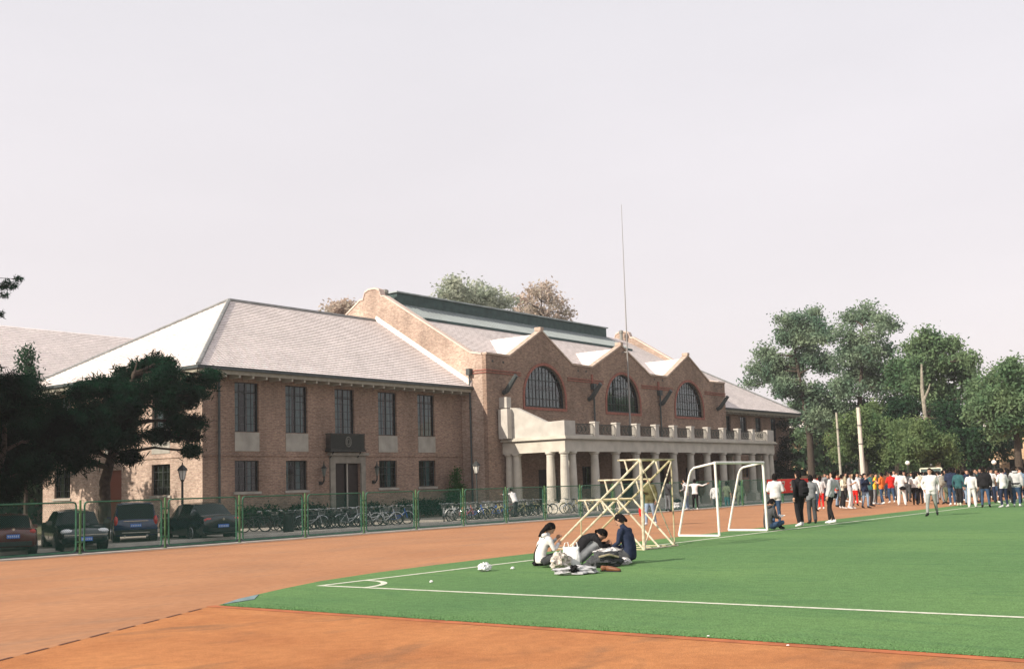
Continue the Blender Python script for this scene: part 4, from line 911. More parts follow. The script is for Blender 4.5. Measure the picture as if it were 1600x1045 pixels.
def tree(name, base, blobs, n, size, m, label, cat='tree', group=None, tr=.3, bark=None, droop=0., lean=None, parts=('crown', 'trunk'), clump=14, spread=1.0, shell=.55, aspect=1.6, thin=1., sub=10):
    base = Vector(base); r = empty(name, base, label=label, cat=cat, group=group)
    leaves(parts[0], blobs, n, size, m, r, droop=droop, clump=clump, spread=spread, shell=shell, aspect=aspect, thin=thin, sub=sub)
    b = MB(); zt = max(c[2] for c, _ in blobs); cen = Vector((sum(c[0] for c, _ in blobs)/len(blobs), sum(c[1] for c, _ in blobs)/len(blobs), 0))
    zmin = min(c[2] for c, _ in blobs); fork = base+Vector((0, 0, max(1.2, (zmin-base.z)*.75))); topp = Vector((cen.x, cen.y, zt)); mid = fork.lerp(topp, .5)+Vector((random.uniform(-.3, .3), random.uniform(-.3, .3), 0))
    L = lambda p: tuple(Vector(p)-base)
    b.tube([L(base-Vector((0, 0, .2))), L(base+Vector((0, 0, .3))), L(fork), L(mid), L(topp)], [tr*1.35, tr, tr*.75, tr*.42, tr*.08], 9)
    for c, rr in blobs:
        c = Vector(c); t = max(0, min(.9, (c.z-rr[2]*.6-fork.z)/max(.5, topp.z-fork.z))); s = fork.lerp(mid, t*2) if t < .5 else mid.lerp(topp, t*2-1)
        e = c-Vector((0, 0, rr[2]*.2)); m_ = s.lerp(e, .55)+Vector((random.uniform(-.2, .2), random.uniform(-.2, .2), .25))
        b.tube([L(s), L(m_), L(e)], [tr*.32, tr*.2, tr*.06], 6)
        for q in range(3):
            a = random.uniform(0, 6.28); e2 = e+Vector((math.cos(a)*rr[0]*.7, math.sin(a)*rr[1]*.7, random.uniform(-.1, .6)*rr[2])); b.tube([L(m_), L(e2)], [tr*.12, tr*.03], 4)
    b.build(parts[1], bark or BARK, r, smooth=True); return r
def pb(lst, ax, val, k, jit=0., flat=.8):          # photo points on a real plane -> blobs; k = pixels per metre there
    out = []
    for px, py, rp in lst:
        p = at(px, py, ax, val+random.uniform(-jit, jit)); r = rp/k; out.append((tuple(p), (r, r, r*flat)))
    return out
# big dark pine by the corner of the building
bl = pb([(243, 574, 26), (208, 584, 24), (262, 570, 14), (172, 600, 26), (135, 618, 28), (255, 606, 36), (318, 600, 20), (292, 622, 28), (215, 632, 40), (165, 650, 44), (118, 662, 44), (295, 682, 18), (264, 640, 18),
    (150, 690, 32), (100, 700, 40), (190, 690, 22), (250, 682, 16), (305, 660, 16), (75, 665, 40), (190, 665, 30), (278, 660, 16), (120, 722, 22), (200, 715, 10), (60, 720, 28), (330, 588, 9), (297, 705, 8)], 1, 45.5, 34, 1.3, .62)
p = at(163, 838, 1, 46.5)
tree('pine_tree', (p.x, 46.5, -.3), bl, 62000, .12, NEED, 'dark spreading pine tree in front of the left end of the gymnasium', tr=.33, shell=.2, clump=30, spread=.75, aspect=3., thin=.5, sub=12, parts=('foliage', 'trunk'))
bl = pb([(20, 610, 30), (50, 640, 36), (0, 640, 45), (-50, 620, 60), (15, 680, 45), (60, 690, 36), (-40, 700, 60), (20, 730, 38), (60, 740, 26), (-60, 760, 50), (5, 770, 26)], 1, 43.5, 36, 1.5, .7)
p = at(-20, 838, 1, 44)
tree('pine_tree', (p.x, 44., G), bl, 76000, .12, NEED, 'very dark pine at the left edge of the picture, beside the dark red car', tr=.3, shell=.2, clump=34, spread=.9, aspect=3.4, thin=.3, parts=('foliage', 'trunk'))
tips = pb([(12, 442, 5), (30, 436, 4), (3, 448, 6), (20, 447, 4), (7, 462, 4), (1, 491, 5), (-12, 450, 8), (-25, 470, 9)], 1, 42, 42, .3, .7)
bl = pb([(-120, 455, 24), (-160, 480, 45), (-190, 500, 60), (-140, 560, 45), (-210, 600, 70), (-290, 560, 70), (-300, 640, 60)], 1, 42, 36, .8, .6)
tall = tree('pine_tree', (11.5, 42.5, G), bl, 60000, .10, NEED, 'tall pine beyond the left edge whose branch tips reach in against the sky', tr=.4, shell=.2, clump=34, aspect=3.4, spread=.8, thin=.3, parts=('foliage', 'trunk'))
leaves('foliage', tips, 700, .085, NEED, tall, clump=9, spread=.5, shell=.2, sub=2, aspect=3., thin=.5)
b = MB()
for c, _ in tips:
    c = Vector(c)-Vector((11.5, 42.5, G)); b.tube([(2.5, .5, c.z-.9), c.lerp(Vector((2.5, .5, c.z-.9)), .3)+Vector((0, 0, .1)), c], [.06, .025, .008], 5)
b.build('branches', BARK, tall)
bl = [((x, y, z), (r, r, r*.7)) for x, y, z, r in ((19, 44.5, 5, 2.6), (16, 46, 7, 2.8), (13.5, 43.8, 5, 2.6), (20, 48, 8, 2.4), (10, 46, 6.5, 3), (16.5, 43, 3.8, 2.2), (8, 43, 5, 2.5))]
tree('pine_tree', (15, 45, G), bl, 17000, .24, NEED, 'low wide pine beyond the left edge that shades the parked cars', tr=.35, shell=.2, clump=20, aspect=2.4, parts=('foliage', 'trunk'))
bl = [((x, y, z), (r, r, r*.7)) for x, y, z, r in ((24, 58, 6, 3), (27, 63, 8, 3.2), (21, 65, 6, 3), (26, 57, 3.6, 2.4), (30, 66, 9, 2.5))]
tree('pine_tree', (25, 60, G), bl, 17000, .24, NEED, 'dark pine left of the gymnasium side wall, behind the dark red car', tr=.35, shell=.2, clump=20, aspect=2.4, parts=('foliage', 'trunk'))
# pointed cypress
p = at(40, 800, 1, 76); zt = at(42, 552, 1, 76).z
bl = [((p.x, 76, zt-.3-k*.8), (.16+.17*k, .16+.17*k, .7)) for k in range(11)]
tree('cypress_tree', (p.x, 76, G), bl, 12000, .16, leafmat('cypress green', (.02, .06, .03), (.035, .09, .045)), 'small pointed cypress tip in front of the far pale roof', tr=.15, shell=.3, clump=10)
# far left neighbour with a pale hipped roof
NB = empty('neighbouring_building', (20, 100, G), label='pale roofed building behind the left end of the gymnasium', cat='building')
A = at(0, 509, 1, 100); B = at(200, 527, 1, 100); nz = (A.z+B.z)/2
b = MB(); b.box(A.x-38, B.x+14, 91, 109, G, nz-7.2); part(b, 'wall', BRICK, NB)
b = MB(); x0, x1 = A.x-40, B.x+16
courses(b, (x0, 90, nz-6.9), (x1, 90, nz-6.9), (x0+9, 100, nz), (x1-9, 100, nz), 34, .05); courses(b, (x0, 110, nz-6.9), (x1, 110, nz-6.9), (x0+9, 100, nz), (x1-9, 100, nz), 10, .05)
b.quad((x0, 90, nz-6.9), (x0+9, 100, nz), (x0, 110, nz-6.9)); b.quad((x1, 90, nz-6.9), (x1, 110, nz-6.9), (x1-9, 100, nz)); part(b, 'roof', TILEM, NB, fix=False)
for k in range(9):
    Fn = Fr((0, 91, 0), (1, 0, 0), (0, -1, 0)); b = MB(); Fn.box(b, x0+5+k*5, x0+6.6+k*5, 4.5, 6.8, -.02, .05); part(b, 'window', DARKM, NB)
# trees behind the main roof, distance haze put into their pale leaf colours
bl = pb([(707, 447, 13), (697, 462, 11), (722, 460, 14), (745, 452, 10), (740, 470, 15), (765, 462, 12), (775, 478, 15), (795, 470, 10), (755, 485, 14), (715, 478, 12), (730, 500, 14), (780, 500, 16)], 1, 92, 13.5, 2, .85)
tree('poplar_tree', (at(742, 700, 1, 92).x, 92, G), bl, 6500, .30, leafmat('hazy grey green leaves', (.30, .35, .27), (.46, .48, .38)), 'grey-green tree top showing above the middle of the long roof', tr=.35, clump=6, spread=1.1)
bl = pb([(815, 470, 9), (835, 458, 13), (855, 448, 9), (850, 465, 15), (870, 476, 13), (828, 480, 14), (885, 490, 8), (845, 492, 17), (812, 490, 10), (872, 500, 14)], 1, 96, 13, 2, .85)
tree('poplar_tree', (at(848, 700, 1, 96).x, 96, G), bl, 3800, .30, LEAFD, 'pinkish dry-leaved tree top right of the grey-green one above the roof', tr=.35, clump=6, spread=1.1)
bl = pb([(535, 481, 12), (522, 488, 8), (548, 486, 10), (528, 498, 14)], 1, 90, 13.5, 2, .85)
tree('poplar_tree', (at(532, 700, 1, 90).x, 90, G), bl, 2400, .28, LEAFD, 'small dry tree top peeping over the ridge left of the gable', tr=.3, clump=5)
# right hand group
HAZE = .00032
GRT = 'tall trees beyond the right end of the gymnasium'
K = 12.6
def rt(lst, X, base_px, n, sz, m, label, tr=.4, clump=11, k=None, shell=.4, **kw):
    p = at(base_px, 700, 0, X); bl = pb(lst, 0, X, k or (1726.5/(X*.793+p.y*.609)), 3.0, .9)
    return tree(kw.pop('name', 'poplar_tree'), (X, p.y, G), bl, int(n*2.5), sz*.58, m, label, group=GRT, tr=tr, clump=clump, shell=shell, **kw)
rt([(1192, 555, 15), (1180, 580, 14), (1205, 590, 20), (1238, 505, 17), (1232, 530, 22), (1272, 495, 13), (1260, 520, 20), (1290, 530, 14), (1250, 560, 24), (1280, 570, 22), (1230, 610, 24), (1265, 620, 24), (1215, 570, 18), (1175, 600, 10), (1245, 655, 18), (1278, 655, 18)], 132, 1266, 11500, .42, LEAFB, 'tallest pale green poplar immediately right of the gymnasium roof', .5)
rt([(1330, 500, 15), (1352, 495, 17), (1378, 505, 15), (1395, 512, 8), (1325, 530, 18), (1360, 525, 16), (1345, 555, 22), (1372, 550, 18), (1318, 560, 16), (1345, 590, 26), (1375, 600, 24), (1320, 610, 24)], 128, 1345, 6800, .42, LEAFB, 'airy poplar with sky showing through, second from the gymnasium', .4, clump=8)
rt([(1448, 530, 15), (1430, 545, 16), (1465, 540, 18), (1485, 545, 14), (1420, 575, 20), (1450, 570, 24), (1490, 575, 20), (1512, 560, 12), (1510, 590, 18), (1405, 600, 22), (1440, 610, 26), (1480, 615, 26), (1520, 620, 18), (1400, 570, 12)], 124, 1452, 10500, .42, LEAFA, 'round-topped green tree in the middle of the right hand group', .45)
rt([(1560, 590, 18), (1585, 580, 17), (1605, 600, 22), (1550, 620, 22), (1580, 625, 26), (1535, 645, 20), (1565, 660, 22), (1605, 660, 26), (1530, 605, 12), (1635, 620, 34)], 112, 1590, 9000, .42, LEAFA, 'dense lower green tree at the right edge of the picture', .4)
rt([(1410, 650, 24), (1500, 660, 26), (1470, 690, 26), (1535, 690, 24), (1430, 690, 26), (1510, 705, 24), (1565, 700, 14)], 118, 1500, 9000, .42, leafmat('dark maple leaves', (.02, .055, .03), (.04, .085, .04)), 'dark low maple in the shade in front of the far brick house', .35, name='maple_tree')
rt([(1320, 680, 20), (1345, 665, 22), (1372, 670, 24), (1398, 680, 20), (1310, 710, 18), (1340, 705, 24), (1375, 710, 26), (1300, 690, 12), (1360, 645, 14)], 102, 1352, 9500, .28, LEAFC, 'soft willow bush behind the pale pole, left one of two', .25, name='willow_tree', droop=.5)
rt([(1410, 675, 18), (1440, 680, 22), (1462, 695, 22), (1420, 705, 24), (1455, 715, 20), (1485, 715, 14), (1395, 715, 14)], 100, 1435, 8500, .28, LEAFC, 'soft willow bush above the crowd, right one of two', .25, name='willow_tree', droop=.5)
rt([(1250, 640, 14), (1268, 650, 16), (1255, 680, 14), (1290, 640, 18), (1300, 660, 14)], 140, 1268, 3500, .4, LEAFA, 'green tree low behind the right corner of the gymnasium', .35)
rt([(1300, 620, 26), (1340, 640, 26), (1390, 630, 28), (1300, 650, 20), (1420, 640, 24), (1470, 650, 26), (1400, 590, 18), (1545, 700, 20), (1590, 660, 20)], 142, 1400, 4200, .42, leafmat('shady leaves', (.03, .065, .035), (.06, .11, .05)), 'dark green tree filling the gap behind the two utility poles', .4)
# ivy on the right corner
p = at(1228, 700, 1, 49.6)
bl = pb([(1226, 665, 8), (1228, 690, 11), (1222, 715, 12), (1234, 715, 12), (1226, 740, 14), (1238, 745, 12), (1228, 765, 16), (1241, 768, 13)], 1, 49.3, 16, .3, 1.1)
tree('ivy_plant', (p.x, 49.4, -.3), bl, 7000, .14, leafmat('dark ivy', (.012, .022, .014), (.03, .04, .025)), 'dark climbing ivy covering the right corner of the gymnasium', cat='climbing plant', tr=.08, shell=.2, parts=('foliage', 'stem'))
p = at(712, 810, 1, 49.3)
bl = [((p.x, 49.2, .5), (.55, .4, .9)), ((p.x, 49.2, 1.4), (.35, .3, .8)), ((p.x+.03, 49.2, 2.2), (.16, .16, .5))]
tree('cypress_shrub', (p.x, 49.2, -.3), bl, 2600, .09, leafmat('shrub green', (.02, .07, .02), (.04, .12, .03)), 'narrow green shrub against the wall left of the drainpipe', cat='shrub', tr=.05, shell=.2, parts=('foliage', 'stem'))
# low shrubs along the wall behind the bicycles
for i, px in enumerate((395, 430, 470, 500, 590, 640, 668, 690)):
    p = at(px, 815, 1, 49); rr = .28+.12*random.random()
    bl = [((p.x+dx, 49+dy, .1+.2*k), (rr, .4, rr*.8)) for k, (dx, dy) in enumerate(((0, 0), (.4, -.1), (-.35, .05)))]
    tree('box_shrub', (p.x, 49, -.3), bl, 1500, .09, leafmat('box leaves %d' % i, (.008, .026, .014), (.016, .045, .022)), ['low dark shrub under the first window from the left corner', 'low dark shrub between the first and second ground floor windows', 'low dark shrub under the second ground floor window', 'low dark shrub just left of the entrance door',
        'low dark shrub under the first window right of the door', 'low dark shrub under the last ground floor window', 'low dark shrub right of the last ground floor window', 'low dark shrub at the foot of the narrow green one'][i], cat='shrub', group='shrubs along the gymnasium wall', tr=.03, shell=.1, parts=('foliage', 'stem'))
# far belt of woods on the horizon
bl = [((150+random.uniform(0, 30)-abs(t-.3)*30, -60+t*190, 3+random.uniform(0, 2)), (6, 6, 5)) for t in np.linspace(0, 1, 34)]
o = leaves('far_woods', bl, 26000, .9, leafmat('far wood leaves', (.03, .07, .035), (.055, .10, .05), .1), None, clump=6, shell=.2); tag(o, 'far belt of dark green trees closing the view behind the crowd', 'woods', kind='stuff')
bl = [((-30+t*90, 85+random.uniform(0, 6), 2.5+random.uniform(0, 2)), (4, 4, 4)) for t in np.linspace(0, 1, 20)]
o = leaves('far_woods', bl, 15000, .6, leafmat('far wood leaves left', (.02, .05, .025), (.05, .10, .04), .1), None, clump=6, shell=.2); tag(o, 'strip of greenery behind the left end of the gymnasium', 'woods', kind='stuff')
# far houses on the right
def house(X, y0, y1, h, label, wins, rf=True, m=None):
    r = empty('brick_house', (X, (y0+y1)/2, G), label=label, cat='house'); Fh = Fr((X, 0, 0), (0, 1, 0), (-1, 0, 0)); hol = [rect(*q) for q in wins]
    b = MB(); pol = [rect(y0, y1, G, h)]+hol; allp = [q for P_ in pol for q in P_]; b.mesh([Fh.p(a, z) for a, z in allp], [tuple(t) for t in tessellate_polygon([[Vector((a, z, 0)) for a, z in P_] for P_ in pol])])
    b.box(X+.01, X+10, y0, y0+.3, G, h-.01); b.box(X+.01, X+10, y1-.3, y1, G, h-.01); b.box(X+9.7, X+10, y0+.31, y1-.31, G, h-.01); part(b, 'wall', m or YB_, r, fix=False)
    for q in wins:
        b = MB(); Fh.box(b, *q, -.25, -.2); w_ = part(b, 'pane', CGL, r); b = MB(); a = (q[0]+q[1])/2; Fh.box(b, a-.04, a+.04, q[2], q[3], -.19, -.12); Fh.box(b, q[0], q[1], (q[2]+q[3])/2-.04, (q[2]+q[3])/2+.04, -.185, -.12); part(b, 'window_frame', DARKM, r)
    b = MB(); v0 = (X-.8, y0-.8, h); v1 = (X-.8, y1+.8, h); v2 = (X+10.8, y1+.8, h); v3 = (X+10.8, y0-.8, h); ra = (X+5, y0+4, h+3); rb_ = (X+5, y1-4, h+3)
    b.mesh([v0, v1, v2, v3, ra, rb_], [(0, 4, 5, 1), (1, 5, 2), (2, 5, 4, 3), (3, 4, 0), (0, 1, 2, 3)]); part(b, 'roof', TILEM, r)
    return r
YB_ = brickmat('yellow brick', (.50, .34, .20), (.42, .27, .15), (.40, .32, .25))
ya, yb2 = at(1640, 700, 0, 128).y, at(1455, 700, 0, 128).y
house(128, ya, yb2, 6.4, 'orange brick house lit by the sun at the right edge behind the crowd', [(at(x, 700, 0, 128).y-1, at(x, 700, 0, 128).y+.5, z, z+1.9) for x in (1583, 1545, 1510, 1475) for z in (.9, 3.9)])
ya, yb2 = at(1300, 700, 0, 150).y, at(1210, 700, 0, 150).y
house(150, ya, yb2, 8.5, 'ochre brick house glimpsed under the trees right of the gymnasium', [(at(x, 700, 0, 150).y-1, at(x, 700, 0, 150).y+.8, z, z+1.8) for x in (1248, 1275, 1292) for z in (.9, 3.2)])
b = MB(); ya, yb2 = at(1420, 700, 0, 108).y, at(1240, 700, 0, 108).y; b.box(108, 108.3, ya, yb2, G, 1.7); tag(b.build('garden_wall', YB_), 'low ochre brick wall under the willows behind the crowd', 'wall')
# poles and dead trunk
def polex(px0, py0, px1, py1, X, rad, name, label, m, cat='pole'):
    p = at(px1, py1, 0, X); z1 = at(px0, py0, 0, X).z; r = empty(name, (X, p.y, G), label=label, cat=cat)
    b = MB(); b.tube([(0, 0, 0), (0, .1, z1-G)], [rad, rad*.72], 8); b.build('post', m, r); b = MB(); b.tube([(0, .1, z1-G), (0, .1, z1-G+.06)], rad*.9, 8)
    for z in (.6, .8): b.tube([(0, .05, (z1-G)*z), (0, .05, (z1-G)*z+.06)], rad*1.05, 8)
    b.build('collar', PIPE, r); return r
polex(1343, 636, 1349, 742, 88, .21, 'utility_pole', 'tall pale concrete pole rising behind the crowd', mat('pale concrete pole', (.56, .50, .43), .8, .1, 2))
polex(1311, 644, 1314, 740, 96, .13, 'utility_pole', 'thin weathered pole left of the taller pale one', PBARK)
p = at(1449, 690, 0, 119); r = empty('dead_tree', (119, p.y, G), label='bare pale broken trunk standing among the green trees', cat='dead tree')
b = MB(); zt = at(1446, 568, 0, 119).z-G; b.tube([(0, 0, 0), (.1, .2, zt*.3), (-.05, .0, zt*.55), (.08, .2, zt*.8), (.1, .1, zt)], [.36, .30, .22, .2, .10], 8); b.build('trunk', mat('dead wood', (.25, .225, .18), .9, .3, 4), r)
b = MB(); b.tube([(0, .05, zt*.72), (0, -.5, zt*.80), (-.1, -.7, zt*.84)], [.14, .09, .04], 6); b.build('branch_stub', MATS['dead wood'], r)
for px, py, lb in ((1418, 723, 'small white globe lamp on a thin post left of the basketball hoop'), (1553, 722, 'small white globe lamp on a thin post near the right edge')):
    p = at(px, py, 0, 92); r = empty('globe_lamp', (92, p.y, 0), label=lb, cat='lamp'); b = MB(); b.tube([(0, 0, 0), (0, 0, p.z-.15)], .05, 6); b.build('post', IRON, r)
    b = MB(); b.lathe((0, 0, p.z), [(.06, -.18), (.17, -.08), (.19, 0), (.16, .1), (.05, .18)], 10); b.build('globe', mat('white globe', (.75, .75, .7), .3), r, smooth=True)
p = at(1455, 741, 0, 82); r = empty('basketball_hoop', (82, p.y, 0), label='basketball hoop with a white edged board behind the walking man', cat='basketball hoop')
b = MB(); b.tube([(1.2, 0, 0), (1.2, 0, 1.7), (0.1, 0, 2.2)], .07, 6); b.build('post', PIPE, r)
b = MB(); z0 = p.z-.3
for a, c in (((0, -.75, z0), (0, .75, z0)), ((0, -.75, z0+.75), (0, .75, z0+.75)), ((0, -.75, z0), (0, -.75, z0+.75)), ((0, .75, z0), (0, .75, z0+.75))): b.bar(a, c, .09)
b.build('board_frame', WHITE, r); b = MB(); b.box(.01, .03, -.75, .75, z0, z0+.75); b.build('board', DKGRN, r)
b = MB(); b.tube([(-.3+.22*math.cos(t*.5236), .22*math.sin(t*.5236), z0+.12) for t in range(13)], .02, 5, cap=False); b.build('rim', mat('orange rim', (.6, .15, .03), .5), r)

# ------------------------------------------------------------------ people
SKIN = mat('skin', (.46, .27, .19), .6, spec=.3); HAIR = mat('black hair', (.008, .007, .007), .85, spec=.08); EYEM = mat('eyes', (.02, .015, .012), .3); LIPS = mat('lips', (.36, .14, .12), .5)
CL = {}
def cloth(c):
    k = 'cloth %s' % (c,)
    cols = dict(white=(.60, .585, .58), cream=(.58, .53, .42), ltgrey=(.42, .42, .43), grey=(.17, .18, .19), dkgrey=(.055, .058, .062), black=(.014, .014, .016), navy=(.020, .028, .055), blue=(.03, .08, .25), jeans=(.035, .065, .12), ltjeans=(.20, .27, .36),
        olive=(.085, .085, .040), midgrey=(.25, .27, .26), red=(.55, .025, .02), orange=(.70, .17, .04), yellow=(.72, .45, .05), teal=(.03, .09, .10), pink=(.55, .22, .22), camo=(.10, .12, .08), khaki=(.32, .28, .19), brown=(.10, .05, .03), mesh=(.40, .41, .36))
    return mat(k, cols[c], .9, .14, 9, bump=.5, bscale=14, spec=.12)
def lerp(a, b, t): return a+(b-a)*t
def body_joints(pose):
    J = {}
    V = Vector
    P = dict(walk=0., lean=0., arms=('down', 'down'), sit=None, head=(0, 0), wide=.0); P.update(pose)
    if P['sit'] is None:
        ln = P['lean']; J['pelvis'] = V((0, 0, .94)); J['waist'] = V((0, ln*.12, 1.08)); J['chest'] = V((0, ln*.32, 1.28)); J['neckb'] = V((0, ln*.5, 1.45)); J['head'] = V((P['head'][0]*.05, ln*.62+.015+P['head'][1]*.05, 1.60))
        for s, n in ((-1, 'L'), (1, 'R')):
            J['hip'+n] = V((s*.085, 0, .90)); st = P['walk']*s
            J['knee'+n] = V((s*(.095+P['wide']*.5), .04+st*.20, .49)); J['ankle'+n] = V((s*(.10+P['wide']), st*.34-.02-(abs(st)*.05 if st < 0 else 0), .09+(.05*abs(P['walk']) if st < 0 else 0))); J['toe'+n] = J['ankle'+n]+V((s*.03, .17, -.055-(0.03*abs(P['walk']) if st < 0 else 0)))
    else: J = {k: V(v) for k, v in P['sit'].items()}
    up = (J['neckb']-J['chest']).normalized(); fw = V((0, 1, 0)); rt_ = V((1, 0, 0)); fw = up.cross(rt_)*-1; fw = rt_.cross(up)*-1 if False else up.cross(rt_)
    fw = fw if fw.y > 0 else -fw
    for s, n, a in ((-1, 'L', P['arms'][0]), (1, 'R', P['arms'][1])):
        sh = J['neckb']+rt_*(s*.185)-up*.05; J['sh'+n] = sh
        if isinstance(a, tuple): J['el'+n] = V(a[0]); J['wr'+n] = V(a[1])
        else:
            d = dict(down=((.07, -.03, -.28), (.075, .06, -.53)), swing=((.06, -.14, -.25), (.07, -.10, -.50)), front=((.07, -.02, -.27), (-.06, .22, -.30)), hold=((.07, .02, -.27), (-.03, .22, -.18)), up=((.22, .08, -.02), (.42, .20, .10)),
                point=((.24, .06, -.06), (.50, .10, .04)), face=((.10, .10, -.24), (-.04, .22, .02)), pocket=((.13, -.08, -.26), (.04, .04, -.47)), hip=((.20, -.08, -.24), (.03, .05, -.42)), fold=((.08, .02, -.27), (-.20, .19, -.22)), back=((.10, -.12, -.25), (-.06, -.16, -.44)))[a]
            J['el'+n] = sh+V((s*d[0][0], 0, d[0][2]))+fw*d[0][1]; J['wr'+n] = sh+V((s*d[1][0], 0, d[1][2]))+fw*d[1][1]
    J['_fw'] = fw; J['_up'] = up
    return J
def head_mesh(b, c, up, fw, s=1., woman=False):
    # rings of a face-shaped head; forward is fw
    rt_ = fw.cross(up).normalized(); fw = up.cross(rt_).normalized(); n = 16
    rings = [(-.118, .018, .030, .045), (-.108, .036, .050, .030), (-.09, .050, .066, .018), (-.06, .060, .082, .006), (-.03, .068, .090, 0), (0, .073, .095, -.004), (.03, .075, .098, -.008), (.06, .072, .094, -.012), (.085, .060, .080, -.014), (.105, .040, .055, -.014), (.116, .014, .02, -.014)]
    P = lambda x, y, z: c+rt_*(x*s)+fw*(y*s)+up*(z*s)
    vs = [];
    for z, rx, ry, oy in rings:
        for k in range(n):
            a = 2*math.pi*k/n; x = rx*math.cos(a); y = ry*math.sin(a)+oy
            if math.sin(a) > .3 and abs(z+.0) < .02 and abs(x) > .015: y -= .007
            vs.append(P(x, y, z))
    m = len(rings); fs = [(i*n+k, i*n+(k+1) % n, (i+1)*n+(k+1) % n, (i+1)*n+k) for i in range(m-1) for k in range(n)]
    b.mi = 0; b.mesh(vs, fs+[tuple(reversed(range(n))), tuple(range((m-1)*n, m*n))])
    b.mesh([P(-.010, .088, .005), (P(.010, .088, .005)), P(.017, .083, -.036), P(-.017, .083, -.036), P(0, .118, -.032), P(0, .092, .012)], [(0, 3, 4, 5), (1, 5, 4, 2), (3, 2, 4), (0, 5, 1)])
    for q in (-1, 1):
        b.tube([P(q*.070, -.01, -.03), P(q*.082, -.014, 0), P(q*.078, -.012, .022)], [(.008*s, .014*s), (.008*s, .02*s), (.006*s, .012*s)], 6)
        b.mi = 5; b.mesh([P(q*.030+dx, .0895-abs(dx)*.25, .006+dz) for dx, dz in ((-.013, 0), (0, -.007), (.013, 0), (0, .007))], [(0, 1, 2, 3)]); b.mesh([P(q*.030+dx, .0925-abs(dx)*.4, .026+dz) for dx, dz in ((-.017, -.003), (.017, -.003), (.015, .004), (-.015, .004))], [(0, 1, 2, 3)]); b.mi = 0
    b.mi = 4; b.mesh([P(dx, .092-abs(dx)*.5, -.060+dz) for dx, dz in ((-.022, 0), (0, -.009), (.022, 0), (.006, .006), (-.006, .006))], [(0, 1, 2, 3, 4)]); b.mi = 0
def hair_mesh(b, c, up, fw, s=1., long_=0., style=0):
    rt_ = fw.cross(up).normalized(); fw = up.cross(rt_).normalized(); n = 18; P = lambda x, y, z: c+rt_*(x*s)+fw*(y*s)+up*(z*s); vs = []; m = 7
    for i in range(m):
        t = i/(m-1)
        for k in range(n):
            a = 2*math.pi*k/n; front = max(0, math.sin(a)); zlow = lerp(-.100, .052, min(1, max(0, (math.sin(a)+.25)/.75))); z = lerp(.128, zlow, t**1.15)
            rr = math.sqrt(max(0, 1-((z-.0)/.131)**2)) if z > 0 else 1; j = 1+.05*math.sin(a*7+i*2.1+style)
            vs.append(P(.089*rr*j*math.cos(a), (.110*rr*math.sin(a)-.014)*j, z+.004*math.sin(a*9)))
    fs = [(i*n+k, i*n+(k+1) % n, (i+1)*n+(k+1) % n, (i+1)*n+k) for i in range(m-1) for k in range(n)]+[tuple(reversed(range(n)))]
    b.mesh(vs, fs)
    if long_: b.tube([P(0, -.055, .05), P(0, -.075, -.06), P(0, -.085, -.06-long_*.5), P(0, -.07, -.06-long_)], [(.075*s, .045*s), (.085*s, .045*s), (.08*s, .035*s), (.045*s, .015*s)], 10, up=rt_)
def hand(b, wr, d, palm, s=1., curl=.5, side=1):
    d = d.normalized(); sd = d.cross(palm).normalized(); palm = sd.cross(d).normalized()
    b.tube([wr-d*.02, wr+d*.03, wr+d*.085], [(.026*s, .019*s), (.036*s, .015*s), (.038*s, .012*s)], 8, up=sd)
    for k, (o, l) in enumerate(((-.028, .062), (-.010, .074), (.009, .070), (.027, .055))):
        a = wr+d*.08+sd*o; m_ = a+(d*math.cos(curl*.6)+palm*math.sin(curl*.6))*l*.5; e = m_+(d*math.cos(curl*1.5)+palm*math.sin(curl*1.5))*l*.5
        b.tube([a, m_, e], [.0095*s, .0085*s, .006*s], 5)
    a = wr+d*.025-sd*(.030); b.tube([a, a+d*.03-sd*.022+palm*.01, a+d*.058-sd*.022+palm*.022], [.012*s, .010*s, .007*s], 5)
